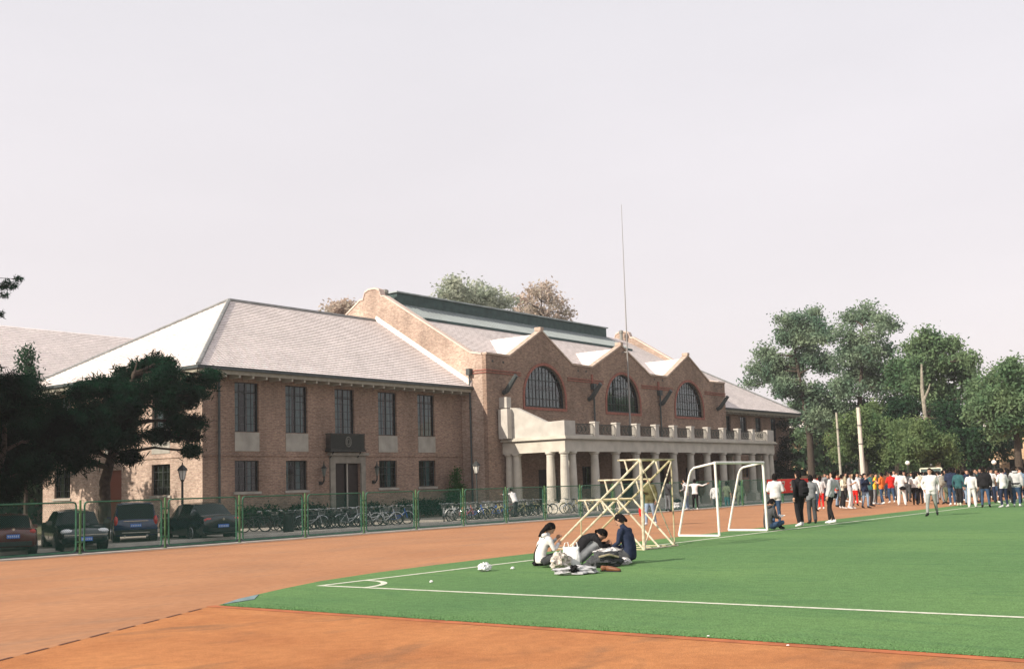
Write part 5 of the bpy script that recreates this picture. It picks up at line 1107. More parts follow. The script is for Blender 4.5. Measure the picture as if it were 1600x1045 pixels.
def person(name_label, pos, az, top='white', bottom='black', shoe='black', h=1.72, pose=None, hair=0., hem=.10, sleeve='long', vox=.026, group=None, woman=False, hood=False, topw=1., legw=1., stripe=None, cap=None):
    pose = pose or {}; J = body_joints(pose); sc_h = h/1.72; b = MB(); up, fw = J['_up'], J['_fw']; X = (1, 0, 0); w_ = .92 if woman else 1.; w_ *= topw
    T = [J['pelvis']-(J['waist']-J['pelvis'])*.35, J['pelvis'], J['waist'], J['chest'], J['neckb']-up*.06, J['neckb']-up*.01, J['neckb']+up*.03]
    b.tube(T, [(.15*w_, .115*w_), (.178*w_, .13*w_), (.158*w_, .115*w_), (.185*w_, .128*w_), (.175*w_, .10*w_), (.10, .075), (.062, .06)], 14, up=X)
    segs = [('torso', T[0], J['waist']), ('torso', J['waist'], J['neckb'])]
    b.tube([J['neckb']-up*.02, J['head']-up*.05], [.056, .052], 10); segs.append(('neck', J['neckb']+up*.035, J['head']))
    for n in 'LR':
        s_, e_, w2 = J['sh'+n], J['el'+n], J['wr'+n]
        b.tube([J['neckb']-up*.05, s_-up*.01, s_.lerp(e_, .3), e_, e_.lerp(w2, .35), w2], [.07, .068*topw, .060*topw, .048*topw, .045*topw, .034*topw if sleeve == 'long' else .028], 9)
        segs += [('uarm', s_, e_), ('farm', e_, w2)]
        h_, k_, a_, t_ = J['hip'+n], J['knee'+n], J['ankle'+n], J['toe'+n]
        b.tube([h_+(h_-k_)*.1, h_.lerp(k_, .25), k_, k_.lerp(a_, .3), a_+(k_-a_).normalized()*.03], [.098, .094, .064*legw, .062*legw, .050*legw*(1.15 if legw > 1 else 1)], 10)
        ft = (t_-a_); b.tube([a_+Vector((0, 0, .02))-ft*.25, a_-ft*.28+Vector((0, 0, -.03)), a_+ft*.45+Vector((0, 0, -.012)), t_, t_+ft*.18], [.036, .046, .045, .036, .018], 8)
        segs += [('thigh', h_, k_), ('shin', k_, a_), ('foot', a_-ft*.3, t_+ft*.2)]
    tmp = b.build('tmp', SKIN)
    md = tmp.modifiers.new('r', 'REMESH'); md.mode = 'VOXEL'; md.voxel_size = vox; sm = tmp.modifiers.new('s', 'SMOOTH'); sm.factor = .5; sm.iterations = 3
    dg = bpy.context.evaluated_depsgraph_get(); ev = tmp.evaluated_get(dg); me = ev.to_mesh(); nv = len(me.vertices); co = np.empty(nv*3); me.vertices.foreach_get('co', co); co = co.reshape(-1, 3)
    faces = [tuple(p.vertices) for p in me.polygons]; ev.to_mesh_clear(); tm = tmp.data; bpy.data.objects.remove(tmp); bpy.data.meshes.remove(tm)
    ctr = np.array([co[list(f)].mean(0) for f in faces]); best = np.full(len(ctr), 9.); lab = np.zeros(len(ctr), int); tt = np.zeros(len(ctr))
    wgt = dict(torso=.13, neck=.05, uarm=.055, farm=.042, thigh=.09, shin=.06, foot=.045)
    for i, (nm, A_, B_) in enumerate(segs):
        A1, B1 = np.array(A_), np.array(B_); d = B1-A1; t = np.clip(((ctr-A1)@d)/(d@d), 0, 1); ds = np.linalg.norm(ctr-(A1+t[:, None]*d), axis=1)-wgt[nm]; q = ds < best; best[q] = ds[q]; lab[q] = i; tt[q] = t[q]
    pel = np.array(J['pelvis']); sp = np.array(J['waist'])-pel; sp = sp/np.linalg.norm(sp); mi = []
    for i, (l, t) in enumerate(zip(lab, tt)):
        nm = segs[l][0]
        if nm == 'neck': m = 0
        elif nm == 'torso': m = 1 if (ctr[i]-pel)@sp > -hem else 2
        elif nm == 'uarm': m = 1 if not (sleeve == 'none') else 0
        elif nm == 'farm': m = 0 if sleeve == 'short' and t > .05 else (0 if t > .97 else 1)
        elif nm == 'thigh': m = 1 if (ctr[i]-pel)@sp > -hem and t < .4 and pose.get('sit') is None else 2
        elif nm == 'shin': m = 2 if t < .93 else 3
        else: m = 3
        if stripe and m == 1 and nm in ('torso',) and stripe[0] < (ctr[i]-pel)@sp < stripe[1]: m = 6
        mi.append(m)
    # cloth folds
    for i in range(nv):
        c = Vector(co[i]); k = mnoise.noise(c*9+Vector(pos)*3)*.010+mnoise.noise(c*21)*.004; dcen = Vector((c.x, c.y, 0)); co[i] = co[i]*(1) + np.array((c.x*k*2, c.y*k*2, 0)) if abs(c.x)+abs(c.y) > .01 else co[i]
    bm_ = MB(); bm_.v = [tuple(c) for c in co]; bm_.f = faces; bm_.m = mi
    hd = J['head']; hf = (fw+Vector((0, 0, pose.get('nod', 0.)))).normalized() if pose.get('nod') else fw; turn = pose.get('turn', 0.)
    if turn: hf = Matrix.Rotation(turn, 3, up) @ hf
    hu = up if not pose.get('nod') else (up-hf*up.dot(hf)).normalized()
    head_mesh(bm_, hd, hu, hf)
    for n, s in (('L', -1), ('R', 1)):
        d = (J['wr'+n]-J['el'+n]).normalized(); pal = Vector((-s, .2, 0)); pal = pal if abs(d.dot(pal.normalized())) < .9 else Vector((0, 0, -1)); bm_.mi = 0; hand(bm_, J['wr'+n], d, pal, curl=pose.get('curl', .5))
    mats = [SKIN, cloth(top), cloth(bottom), cloth(shoe), LIPS, EYEM, cloth(stripe[2]) if stripe else cloth(top)]
    o = bm_.build('person', mats, None, smooth=True); o.scale = (sc_h,)*3; o.location = pos; o.rotation_euler = (0, 0, az); tag(o, name_label, 'person', group)
    hb = MB(); hair_mesh(hb, hd, hu, hf, 1., hair, style=pos[0]); hb.build('hair', HAIR if not cap else cloth(cap), o, smooth=True)
    if hood: hb = MB(); q = J['neckb']; hb.tube([q+Vector((-.10, -.03, .05)), q+Vector((-.06, -.10, .03)), q+Vector((.06, -.10, .03)), q+Vector((.10, -.03, .05))], [.03, .045, .045, .03], 8); hb.build('hood', cloth(top), o, smooth=True)
    return o
def faz(p, rel):     # rel 0 = back to the camera, 90 = facing right in the picture, 180 = towards it
    return math.atan2(p[1], p[0])-math.pi/2-R_(rel)
def stand(px, py, rel, label, z=0., **k):
    p = gnd(px, py, z); return person(label, (p.x, p.y, z), faz(p, rel), **k)
def backpack(o, m, label, name='backpack', s=1., off=(0, -.20, 1.22)):
    b = MB(); w, d, h = .15*s, .09*s, .22*s; b.tube([(0, 0, -h), (0, 0, -h*.85), (0, 0, h*.5), (0, 0, h*.85), (0, 0, h)], [(w*.8, d*.8), (w, d), (w*.95, d*.9), (w*.7, d*.7), (w*.3, d*.3)], 12, up=(1, 0, 0)); 
    k = b.build('main_bag', m); r = empty(name, (0, 0, 0), label=label, cat='bag'); k.parent = r
    b = MB(); b.tube([(0, -d*.7, -h*.7), (0, -d*1.1, -h*.5), (0, -d*1.1, 0), (0, -d*.7, h*.15)], [(w*.6, .01), (w*.75, .03), (w*.75, .03), (w*.6, .01)], 10, up=(1, 0, 0)); b.build('front_pocket', m, r)
    b = MB()
    for q in (-1, 1): b.tube([(q*w*.6, d*.6, h*.8), (q*w*.75, d+.10, h*1.0), (q*w*.9, d+.20, h*.5), (q*w*.95, d*1.2, -h*.6)], .014, 5)
    b.build('strap', m, r); mt = Matrix.Rotation(o.rotation_euler.z, 4, 'Z'); r.rotation_euler = o.rotation_euler; r.location = Vector(o.location)+(mt @ Vector(off))*o.scale[0]; return r

# the three sitting on the turf
F = .016
def Vv(*a): return tuple(a)
girl = dict(sit=dict(pelvis=(0, 0, .13), waist=(0, -.01, .27), chest=(0, .05, .45), neckb=(0, .14, .60), head=(0, .22, .755), hipL=(-.09, .03, .12), hipR=(.09, .03, .12), kneeL=(-.20, .36, .20), kneeR=(.20, .36, .22), ankleL=(.06, .42, .07), ankleR=(-.10, .26, .08), toeL=(.20, .46, .05), toeR=(-.24, .30, .05)), arms=(((-.22, .20, .36), (-.05, .38, .56)), ((.22, .20, .34), (.04, .38, .46))), nod=-.35, curl=1.2)
p = gnd(846, 887); g1 = person('long-haired person in a white hooded top sitting cross-legged on the turf, facing right', (p.x, p.y, F), faz(p, 68), 'white', 'dkgrey', 'white', 1.66, girl, hair=.22, hem=.04, vox=.018, woman=True, hood=True)
m2 = dict(sit=dict(pelvis=(0, 0, .14), waist=(0, .02, .28), chest=(0, .18, .46), neckb=(0, .36, .54), head=(0, .50, .56), hipL=(-.09, .03, .13), hipR=(.09, .03, .13), kneeL=(-.15, .40, .46), kneeR=(.16, .36, .40), ankleL=(-.12, .56, .08), ankleR=(.14, .62, .08), toeL=(-.14, .74, .05), toeR=(.16, .80, .05)), arms=(((-.25, .42, .36), (-.06, .62, .40)), ((.26, .42, .34), (.05, .64, .36))), nod=-1.1, curl=1.1)
p = gnd(920, 884); g2 = person('dark-haired person in a black jacket and grey trousers bent over their raised knees', (p.x, p.y+.25, F), faz(p, 72), 'black', 'grey', 'brown', 1.74, m2, hem=.05, vox=.018)
m3 = dict(sit=dict(pelvis=(0, 0, .14), waist=(0, -.02, .30), chest=(0, .04, .50), neckb=(0, .10, .67), head=(0, .18, .82), hipL=(-.09, .03, .13), hipR=(.09, .03, .13), kneeL=(-.28, .36, .26), kneeR=(.26, .38, .24), ankleL=(.10, .40, .09), ankleR=(-.10, .30, .08), toeL=(.22, .42, .06), toeR=(-.24, .34, .06)), arms=(((-.24, .10, .40), (-.10, .34, .30)), ((.25, .08, .38), (.10, .34, .28))), nod=-.5, curl=.9)
p = gnd(984, 881); g3 = person('short-haired person in a navy jacket sitting cross-legged, facing left towards the others', (p.x, p.y, F), faz(p, -62), 'navy', 'dkgrey', 'black', 1.76, m3, hem=.06, vox=.018)
m4 = dict(m3); m4 = dict(sit=dict(m3['sit']), arms=(((-.24, .12, .40), (-.06, .36, .38)), ((.25, .10, .38), (.08, .36, .36))), nod=-.5, curl=1.)
p = gnd(1206, 829); g4 = person('person in a dark hooded top sitting by the right goalpost with a white paper', (p.x, p.y+.1, F), faz(p, 48), 'dkgrey', 'jeans', 'black', 1.74, m4, hem=.05, vox=.02, hood=True)
def soft(name, loc, size, m, label, cat, seed=1, parts=None, az=0.):
    b = MB(); n, mm = 34, 20; vs = []
    for i in range(mm):
        t = math.pi*i/(mm-1)
        for k in range(n):
            a = 2*math.pi*k/n; v = Vector((math.sin(t)*math.cos(a), math.sin(t)*math.sin(a), math.cos(t))); q = 1+.42*mnoise.noise(v*1.7+Vector((seed, 0, 0)))+.30*mnoise.noise(v*4+Vector((0, seed, 0)))+.20*abs(mnoise.noise(v*9+Vector((0, seed, 5))))
            vs.append((v.x*q*size[0], v.y*q*size[1], max(0.002, v.z*q*size[2]+size[2]*.75)))
    fs = [(i*n+k, i*n+(k+1) % n, (i+1)*n+(k+1) % n, (i+1)*n+k) for i in range(mm-1) for k in range(n)]; b.mesh(vs, fs)
    o = b.build(name, m, None, smooth=False); o.location = loc; o.rotation_euler = (0, 0, az); return tag(o, label, cat)
PLB = mat('white plastic bag', (.72, .72, .72), .4, .05, 9, spec=.5, bump=.4, bscale=9)
def ringp(cx, cy, z, rx, ry, n=14, j=0, sd=0): return [(cx+rx*math.cos(2*math.pi*k/n)*(1+j*mnoise.noise(Vector((k*1.7, z*9, sd)))), cy+ry*math.sin(2*math.pi*k/n)*(1+j*mnoise.noise(Vector((k*1.3, z*7, sd+4)))), z+j*.05*math.sin(k*2.3+sd)) for k in range(n)]
def bag_up(px, py, w, h, label, m=PLB, sd=0):
    p = gnd(px, py); b = MB(); n = 14; lv = [(0, 1, .55), (.1, 1.08, .6), (.45, 1.0, .5), (.75, .92, .38), (.95, .95, .25)]; vs = []
    for t, a, c in lv: vs += ringp(0, 0, t*h+.004, w*a, w*c, n, .18, sd)
    b.mesh(vs, [(i*n+k, i*n+(k+1) % n, (i+1)*n+(k+1) % n, (i+1)*n+k) for i in range(len(lv)-1) for k in range(n)]+[tuple(reversed(range(n)))])
    o = b.build('plastic_bag', m); o.location = (p.x, p.y, F); o.rotation_euler = (0, 0, faz(p, 10)); tag(o, label, 'bag')
    b = MB()
    for q in (-1, 1): b.tube([(q*w*.5-.05, 0, h*.93), (q*w*.5-.03, 0, h*1.15), (q*w*.5+.03, 0, h*1.18), (q*w*.5+.05, 0, h*.93)], .010, 5)
    b.build('handle', m, o); return o
bag_up(893, 887, .17, .40, 'upright white plastic carrier bag in the middle of the sitting group', sd=2)
p = gnd(906, 898); soft('folded_jacket', (p.x, p.y+.1, F), (.40, .20, .075), cloth('ltgrey'), 'crumpled pale grey jacket lying on the turf in front of the white carrier bag', 'jacket', 3, az=-.6)
p = gnd(888, 889); soft('shoulder_bag', (p.x-.1, p.y+.1, F), (.24, .16, .17), mat('patterned bag', (.45, .40, .36), .8, .6, 14), 'patterned cloth bag between the long-haired person and the white carrier bag', 'bag', 8, az=.3)
p = gnd(899, 899); soft('camera_pouch', (p.x, p.y+.02, F+.04), (.10, .07, .07), cloth('black'), 'small black pouch lying on the pale grey jacket', 'pouch', 5)
p = gnd(942, 886); r_ = soft('backpack', (p.x, p.y-.05, F), (.34, .20, .15), cloth('dkgrey'), 'dark grey backpack lying in front of the bent-over person', 'bag', 12, az=-.6)
b = MB(); b.tube([(-.2, -.2, .2), (0, -.23, .24), (.2, -.2, .18)], .02, 5); b.build('strap', cloth('khaki'), r_)
p = gnd(946, 882); soft('white_cloth', (p.x-.03, p.y-.08, F+.20), (.30, .17, .07), cloth('white'), 'white shirt thrown over the dark grey backpack', 'shirt', 15, az=-.5)
p = gnd(972, 882); soft('white_cloth', (p.x-.05, p.y-.1, F), (.13, .10, .07), cloth('white'), 'white cloth crumpled beside the knee of the navy-jacketed person', 'cloth', 21)
def shoe(px, py, m, label, rz):
    p = gnd(px, py); b = MB(); b.tube([(-.13, 0, .05), (-.11, 0, .055), (-.03, 0, .05), (.06, 0, .04), (.13, 0, .03), (.15, 0, .028)], [(.02, .03), (.04, .05), (.042, .045), (.048, .036), (.035, .026), (.01, .01)], 10, up=(0, 1, 0)); o = b.build('shoe', m, None, smooth=True); o.location = (p.x, p.y, F); o.rotation_euler = (0, 0, faz(p, 90)+math.pi/2+rz)
    b = MB(); b.box(-.14, .14, -.04, .04, 0, .018); b.build('sole', BLKP, o); return tag(o, label, 'shoe')
LEA = mat('brown leather', (.16, .065, .03), .5, .2, 9)
shoe(950, 893, LEA, 'brown leather shoe lying on the turf, left one of the pair', .3); shoe(958, 894, LEA, 'brown leather shoe lying on the turf, right one of the pair', -.4)
p = gnd(862, 888); soft('white_shoe', (p.x, p.y-.06, F), (.09, .06, .05), cloth('white'), 'white shoe sticking out at the foot of the long-haired person', 'shoe', 31)
p = gnd(757, 893); soft('plastic_bag', (p.x, p.y, F), (.13, .09, .09), PLB, 'crumpled white plastic bag lying alone on the white touchline', 'bag', 41)
p = gnd(801, 890); soft('paper_ball', (p.x, p.y, F), (.035, .03, .025), PLB, 'tiny ball of white paper on the turf left of the sitting group', 'litter', 43)
p = gnd(674, 911); soft('paper_ball', (p.x, p.y, F), (.025, .025, .02), PLB, 'tiny white scrap on the turf near the corner arc', 'litter', 44)
p = gnd(1107, 996); soft('paper_ball', (p.x, p.y, F), (.014, .012, .006), PLB, 'tiny pale scrap by the orange turf edge, left of two', 'litter', 45)
p = gnd(1231, 1009); soft('paper_ball', (p.x, p.y, .006), (.014, .012, .006), PLB, 'tiny pale scrap on the red track by the turf edge, right of two', 'litter', 46)
p = gnd(836, 884); soft('black_bag', (p.x-.02, p.y-.12, F), (.13, .10, .11), cloth('black'), 'black shoulder bag resting at the hip of the long-haired person', 'bag', 47)
b = MB(); mt = Matrix.Translation(g1.location) @ Matrix.Rotation(g1.rotation_euler.z, 4, 'Z'); 
b.tube([mt @ Vector(v) for v in ((-.12, -.10, .14), (-.06, -.105, .28), (.02, -.065, .43), (.11, .06, .565), (.15, .19, .47), (.16, .17, .30))], .016, 5); tag(b.build('bag_strap', cloth('black')), 'black bag strap crossing the back of the white hooded top', 'strap')
p = gnd(1058, 794); soft('white_sack', (p.x, p.y, 0), (.28, .22, .24), cloth('white'), 'white sack standing at the foot of the fence', 'sack', 51); soft('black_coat', (p.x, p.y, .36), (.26, .2, .1), cloth('black'), 'black coat lying on top of the white sack by the fence', 'coat', 52)
hm = Matrix.Translation(g4.location) @ Matrix.Rotation(g4.rotation_euler.z, 4, 'Z'); b = MB(); q = [hm @ Vector(v) for v in ((-.12, .42, .40), (.14, .42, .38), (.15, .56, .44), (-.12, .57, .46))]; b.mesh(q+[v-Vector((0, 0, .006)) for v in q], [(0, 1, 2, 3), (7, 6, 5, 4), (0, 4, 5, 1), (1, 5, 6, 2), (2, 6, 7, 3), (3, 7, 4, 0)]); tag(b.build('newspaper', mat('paper', (.7, .68, .62), .8)), 'white newspaper held by the person sitting at the goalpost', 'newspaper')

# people near the fence and the goal
GN = 'people standing near the goal and the fence'
o = stand(1017, 821, 205, 'person in an olive jacket and blue jeans walking beside the bleacher frame', top='olive', bottom='ltjeans', shoe='white', h=1.76, pose=dict(walk=.5, arms=('down', 'hold'), turn=.5), hem=.14, group=GN, topw=1.05)
pp = gnd(1003, 806); b = soft('red_bag', (pp.x, pp.y, 0), (.16, .12, .28), cloth('red'), 'red bag standing behind the person in the olive jacket', 'bag', 61)
stand(1044, 799, 20, 'person in a dark jacket and grey trousers between the bleacher frame and the goal', top='dkgrey', bottom='grey', shoe='black', h=1.72, pose=dict(arms=('hold', 'hold')), group=GN)
stand(1074, 797, -60, 'person in a pale grey jacket half hidden by the left goal stay', top='ltgrey', bottom='ltjeans', shoe='white', h=1.70, pose=dict(arms=('front', 'down'), lean=.15), group=GN, hem=.15)
stand(1087, 797, 15, 'person in a white top with one arm raised towards the goal', top='white', bottom='black', shoe='white', h=1.66, pose=dict(arms=('point', 'point'), wide=.02), group=GN, hem=.05, woman=True)
q = at(1119, 800, 1, 30.6); person('person in a white top behind the fence, seen past the left goalpost', (q.x, 30.6, G), faz(q, 0), top='white', bottom='dkgrey', h=1.78, pose=dict(arms=('down', 'down')), group=GN)
q = at(1137, 800, 1, 31.2); person('person in a grey top and dark green trousers behind the fence inside the goal outline', (q.x, 31.2, G), faz(q, 30), top='camo', bottom='teal', h=1.86, pose=dict(arms=('hold', 'down')), group=GN, sleeve='short')
q = at(1158, 800, 1, 30.4); person('person in greenish camouflage behind the fence, left of the right goalpost', (q.x, 30.4, G), faz(q, -20), top='camo', bottom='camo', h=1.85, pose=dict(arms=('down', 'down'), wide=.05), group=GN)
stand(1214, 820, -8, 'person in a loose white shirt and jeans standing behind the sitting one', top='white', bottom='jeans', shoe='dkgrey', h=1.74, pose=dict(arms=('front', 'front')), group=GN, hem=.12, sleeve='short', topw=1.12)
o = stand(1251, 823, -35, 'person in a black jacket with a black backpack, nearest of the standing row', top='black', bottom='black', shoe='white', h=1.80, pose=dict(arms=('swing', 'down'), walk=.25, turn=.3), group=GN, legw=1.25, topw=1.1, vox=.022)
backpack(o, cloth('black'), 'black backpack on the back of the tall person in black', s=1.15, off=(.02, -.22, 1.18))
stand(1270, 818, -15, 'shorter person in a grey sweatshirt behind the one with the black backpack', top='grey', bottom='dkgrey', shoe='black', h=1.66, pose=dict(arms=('down', 'down')), group=GN, vox=.022, legw=1.2)
o = stand(1299, 818, -62, 'person in a pale grey pullover and dark trousers leaning back, right of the grey sweatshirt', top='ltgrey', bottom='black', shoe='white', h=1.76, pose=dict(arms=('down', 'swing'), walk=.35, lean=-.25), group=GN, vox=.022, topw=1.05, hem=.04)
q = Vector(o.location); soft('hip_bag', (q.x+.28, q.y-.02, .84), (.16, .11, .11), cloth('black'), 'black bag at the hip of the person in the pale grey pullover', 'bag', 63)

# the crowd along the far end of the track
GC = 'crowd standing along the track'
C = [
 (1284, 796, -20, 'white', 'red', dict(h=1.62, pose=dict(arms=('down', 'front')), shoe='white', hair=.12, woman=True), 'person in a white top and red trousers behind the pale grey pullover'),
 (1275, 799, 30, 'white', 'jeans', dict(h=1.68, pose=dict(arms=('face', 'down'))), 'person in a white shirt seen between the grey sweatshirt and the red trousers'),
 (1309, 792, 120, 'red', 'ltjeans', dict(h=1.70), 'person in a red top just left of the checked shirt'),
 (1317, 795, 80, 'cream', 'black', dict(h=1.66, woman=True, hem=.02, legw=1.5, shoe='white', pose=dict(arms=('front', 'hold'))), 'person in a cream checked top with wide black trousers'),
 (1330, 795, 95, 'ltgrey', 'white', dict(h=1.72, sleeve='short', shoe='white', pose=dict(arms=('hold', 'hold'))), 'person in a pale grey T-shirt and white trousers facing right'),
 (1337, 790, 10, 'white', 'red', dict(h=1.66, woman=True, hair=.2), 'person in a white top and bright red trousers behind the white trousers'),
 (1353, 794, 140, 'navy', 'ltjeans', dict(h=1.68, shoe='black', hem=.14, pose=dict(arms=('hold', 'face'))), 'person in a dark navy coat and light blue jeans left of the pale pole foot'),
 (1362, 791, 70, 'teal', 'black', dict(h=1.72, pose=dict(arms=('hold', 'fold'))), 'person in a dark teal jacket behind the light blue jeans'),
 (1368, 788, 100, 'yellow', 'grey', dict(h=1.68, shoe='white', sleeve='short', stripe=(.22, .5, 'orange'), pose=dict(arms=('hold', 'hold'))), 'person in a yellow and orange shirt facing right'),
 (1379, 788, -60, 'orange', 'jeans', dict(h=1.70, shoe='white', sleeve='short', pose=dict(arms=('hold', 'down'), walk=.3)), 'person in a plain orange shirt and blue jeans'),
 (1394, 786, -15, 'red', 'jeans', dict(h=1.72, shoe='white', pose=dict(arms=('fold', 'fold'), lean=-.05)), 'person in a bright red sweater with white shoes'),
 (1410, 790, 0, 'white', 'white', dict(h=1.78, shoe='white', sleeve='short', legw=1.25, pose=dict(wide=.06, arms=('front', 'front'))), 'broad person all in white with a dark waist bag, seen from behind'),
 (1420, 784, 20, 'dkgrey', 'dkgrey', dict(h=1.68), 'person in dark grey between the all-white person and the long black hair'),
 (1431, 789, 10, 'white', 'black', dict(h=1.66, woman=True, hair=.30, hem=.02, pose=dict(arms=('front', 'fold'))), 'person with long black hair over a white blouse and black trousers'),
 (1439, 787, -30, 'cream', 'black', dict(h=1.70, pose=dict(arms=('down', 'fold'))), 'person in a cream shirt beside the long black hair'),
 (1449, 786, 0, 'white', 'white', dict(h=1.68, shoe='white'), 'person all in white just behind the walking one'),
 (1470, 788, -40, 'ltgrey', 'grey', dict(h=1.68, pose=dict(arms=('hold', 'down'))), 'person in a pale grey shirt carrying a grey rucksack'),
 (1479, 787, 60, 'dkgrey', 'camo', dict(h=1.74), 'person in dark grey between the grey rucksack and the big navy jacket'),
 (1489, 790, -10, 'navy', 'jeans', dict(h=1.84, topw=1.15, hem=.16, shoe='white', pose=dict(arms=('front', 'front'))), 'tall person in a big navy jacket, seen from behind'),
 (1500, 791, 20, 'teal', 'black', dict(h=1.74, shoe='cream', legw=1.3), 'person in a dark teal jacket and wide black trousers, right of the navy jacket'),
 (1507, 786, -10, 'red', 'ltjeans', dict(h=1.68, sleeve='short', hem=.05), 'person in a red bib with light jeans left of the all-white tracksuit'),
 (1513, 788, 150, 'navy', 'ltjeans', dict(h=1.72), 'person in a navy sweater facing the camera behind the all-white tracksuit'),
 (1520, 793, 0, 'white', 'white', dict(h=1.62, shoe='white', legw=1.3, topw=1.1, pose=dict(wide=.05, arms=('front', 'down')), hem=.12), 'short person in a loose all-white tracksuit'),
 (1529, 784, 170, 'teal', 'dkgrey', dict(h=1.70), 'person in a teal top behind the all-white tracksuit'),
 (1541, 793, 0, 'black', 'jeans', dict(h=1.80, topw=1.2, hem=.16, pose=dict(wide=.04)), 'broad person in a black jacket over dark jeans, seen from behind'),
 (1551, 786, 170, 'white', 'navy', dict(h=1.74, pose=dict(arms=('hold', 'hold'))), 'person in a white shirt facing the camera right of the black jacket'),
 (1560, 784, 200, 'brown', 'jeans', dict(h=1.70), 'person in a brown top behind the row at the right'),
 (1570, 793, -40, 'white', 'navy', dict(h=1.72, shoe='ltgrey', pose=dict(arms=('fold', 'down'), lean=.1)), 'person in a plain white shirt and navy trousers near the right edge'),
 (1578, 787, 20, 'black', 'black', dict(h=1.68), 'person in black between the plain white shirt and the striped hood'),
 (1590, 792, 10, 'ltgrey', 'jeans', dict(h=1.78, hood=True, topw=1.15, shoe='white', stripe=(.02, .09, 'black'), pose=dict(arms=('hold', 'down'))), 'person in a pale grey hooded top with a black stripe at the right edge'),
 (1600, 786, -30, 'ltjeans', 'navy', dict(h=1.70), 'person in a pale blue top cut by the right edge of the picture'),
]
crowd = {}
rq = random.Random(9)
for (px, py, rel, tp, bt_, kw, lb) in C:
    ps = dict(kw.get('pose', {})); ps.setdefault('walk', rq.uniform(-.32, .32)); ps.setdefault('lean', rq.uniform(-.06, .16)); ps.setdefault('turn', rq.uniform(-.9, .9)); ps.setdefault('nod', rq.uniform(-.35, .05)); kw['pose'] = ps
    crowd[lb] = stand(px, py, rel, lb, top=tp, bottom=bt_, group=GC, **kw)
# second rank, mostly heads and shoulders
S2 = [(1292, 783, 'grey', 'person in grey looking away behind the red trousers'), (1301, 781, 'pink', 'person in a faded pink top far behind the pale grey pullover'), (1325, 780, 'black', 'person in black behind the cream checked top'), (1346, 780, 'dkgrey', 'person in dark grey left of the pale pole'),
 (1386, 779, 'brown', 'person in brown between the orange shirt and the red sweater'), (1402, 778, 'dkgrey', 'person in dark grey behind the red sweater'), (1426, 778, 'teal', 'person in dark teal behind the long black hair'), (1444, 778, 'white', 'person in white far back behind the walking one'),
 (1463, 779, 'black', 'person in black right behind the walking one'), (1475, 778, 'white', 'person in white far back behind the grey rucksack'), (1484, 778, 'black', 'person in black behind the big navy jacket'), (1496, 777, 'ltgrey', 'person in pale grey far back right of the navy jacket'),
 (1517, 777, 'brown', 'person in brown far behind the all-white tracksuit'), (1534, 777, 'black', 'person in black far behind the broad black jacket'), (1547, 778, 'khaki', 'person in khaki far back right of the black jacket'), (1557, 777, 'navy', 'person in navy far back near the right edge'),
 (1565, 777, 'pink', 'person in pink far back near the right edge'), (1583, 777, 'dkgrey', 'person in dark grey far behind the striped hood'), (1596, 777, 'orange', 'person in orange far back at the right edge')]
S2 += [(x, y, c, 'person in %s %s' % (c2, w_)) for x, y, c, c2, w_ in (
 (1459, 783, 'black', 'plain black', 'close behind the shoulder of the walking one'), (1466, 781, 'dkgrey', 'charcoal', 'just left of the person with the grey rucksack'), (1482, 782, 'black', 'black', 'squeezed between the grey rucksack and the tall navy jacket'),
 (1494, 784, 'black', 'black', 'directly right of the tall navy jacket'), (1511, 783, 'navy', 'dark navy', 'left shoulder to the all-white tracksuit'), (1526, 785, 'dkgrey', 'charcoal', 'right shoulder to the all-white tracksuit'),
 (1533, 781, 'navy', 'dark navy', 'left behind the broad black jacket'), (1549, 782, 'black', 'black', 'close right of the broad black jacket'), (1563, 786, 'dkgrey', 'charcoal', 'left behind the plain white shirt near the right edge'),
 (1575, 783, 'navy', 'navy', 'right behind the plain white shirt near the right edge'), (1585, 784, 'black', 'black', 'left behind the black-striped hooded top'), (1598, 783, 'black', 'black', 'at the very right edge behind the pale blue top'),
 (1416, 782, 'black', 'black', 'close right of the broad all-white person'), (1399, 782, 'white', 'white', 'between the red sweater and the all-white person'), (1434, 782, 'black', 'black', 'behind the cream shirt'), (1359, 783, 'grey', 'grey', 'behind the foot of the pale pole'),
 (1341, 785, 'ltgrey', 'pale grey', 'left of the dark navy coat'), (1322, 784, 'khaki', 'khaki', 'left of the pale grey T-shirt'), (1296, 788, 'dkgrey', 'charcoal', 'between the red trousers and the red top'))]
rp = random.Random(5)
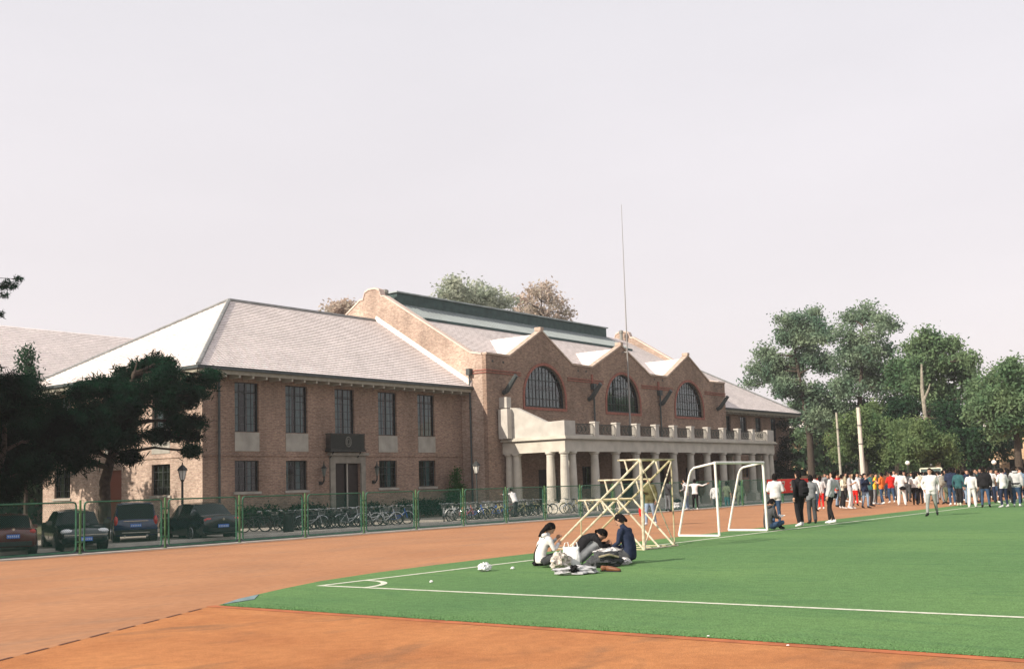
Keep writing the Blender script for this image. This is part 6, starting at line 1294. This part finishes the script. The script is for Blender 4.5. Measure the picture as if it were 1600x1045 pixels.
for px, py, c, lb in S2: stand(px, py, rp.choice([0, 30, -40, 160, 200, 90]), lb, top=c, bottom=rp.choice(['black', 'jeans', 'navy', 'grey']), shoe=rp.choice(['white', 'black']), h=rp.uniform(1.64, 1.84), hair=rp.choice([0, 0, .2]), pose=dict(arms=rp.choice([('down', 'down'), ('hold', 'down'), ('fold', 'fold'), ('face', 'down')]), walk=rp.uniform(-.3, .3), lean=rp.uniform(-.05, .15), turn=rp.uniform(-.8, .8)), group=GC, vox=.034)
backpack(crowd[C[3][6]], cloth('grey'), 'grey backpack on the person in the cream checked top', s=1.1)
backpack(crowd[C[16][6]], mat('cloth rucksack', (.28, .26, .22), .9), 'grey rucksack on the person in the pale grey shirt', s=1.1)
q = crowd[C[11][6]].location; soft('waist_bag', (q.x-.15, q.y-.12, .80), (.17, .14, .10), cloth('black'), 'dark waist bag on the broad person all in white', 'bag', 71)
wk = stand(1457, 806, 190, 'person in a white shirt and pale grey trousers walking on the turf before the crowd', top='white', bottom='midgrey', shoe='black', h=1.78, pose=dict(walk=.75, arms=('swing', 'pocket'), wide=.02), hem=.14, topw=1.1, vox=.02)
# cyclist bending over the bicycles behind the fence
q = at(806, 812, 1, 40.6)
person('person in a white shirt bending forward among the bicycles behind the fence', (q.x, 40.6, -.3), faz(q, -30), top='white', bottom='dkgrey', shoe='black', h=1.72, pose=dict(lean=.75, arms=('up', 'hold'), walk=.3), hem=.06, topw=1.1)
bike(812, 40.9, 'dark', 'dark green bicycle handled by the bending person in white', -30)
# drop prototypes that were never placed
for k, o in KINDS.items():
    if k not in used:
        for c in list(o.children_recursive)+[o]: bpy.data.objects.remove(c)

# ------------------------------------------------------------------ air
b = MB(); b.box(-210, 430, -130, 330, -3, 46)
hz = bpy.data.materials.new('haze air'); hz.use_nodes = True; n_ = hz.node_tree; n_.nodes.clear(); ho = n_.nodes.new('ShaderNodeOutputMaterial'); hv = n_.nodes.new('ShaderNodeVolumePrincipled')
hv.inputs['Color'].default_value = (.97, .96, .98, 1); hv.inputs['Density'].default_value = HAZE; hv.inputs['Anisotropy'].default_value = .2; n_.links.new(hv.outputs[0], ho.inputs['Volume'])
tag(b.build('haze', hz), 'thin pale haze filling the air over the sports field', 'haze', kind='stuff')
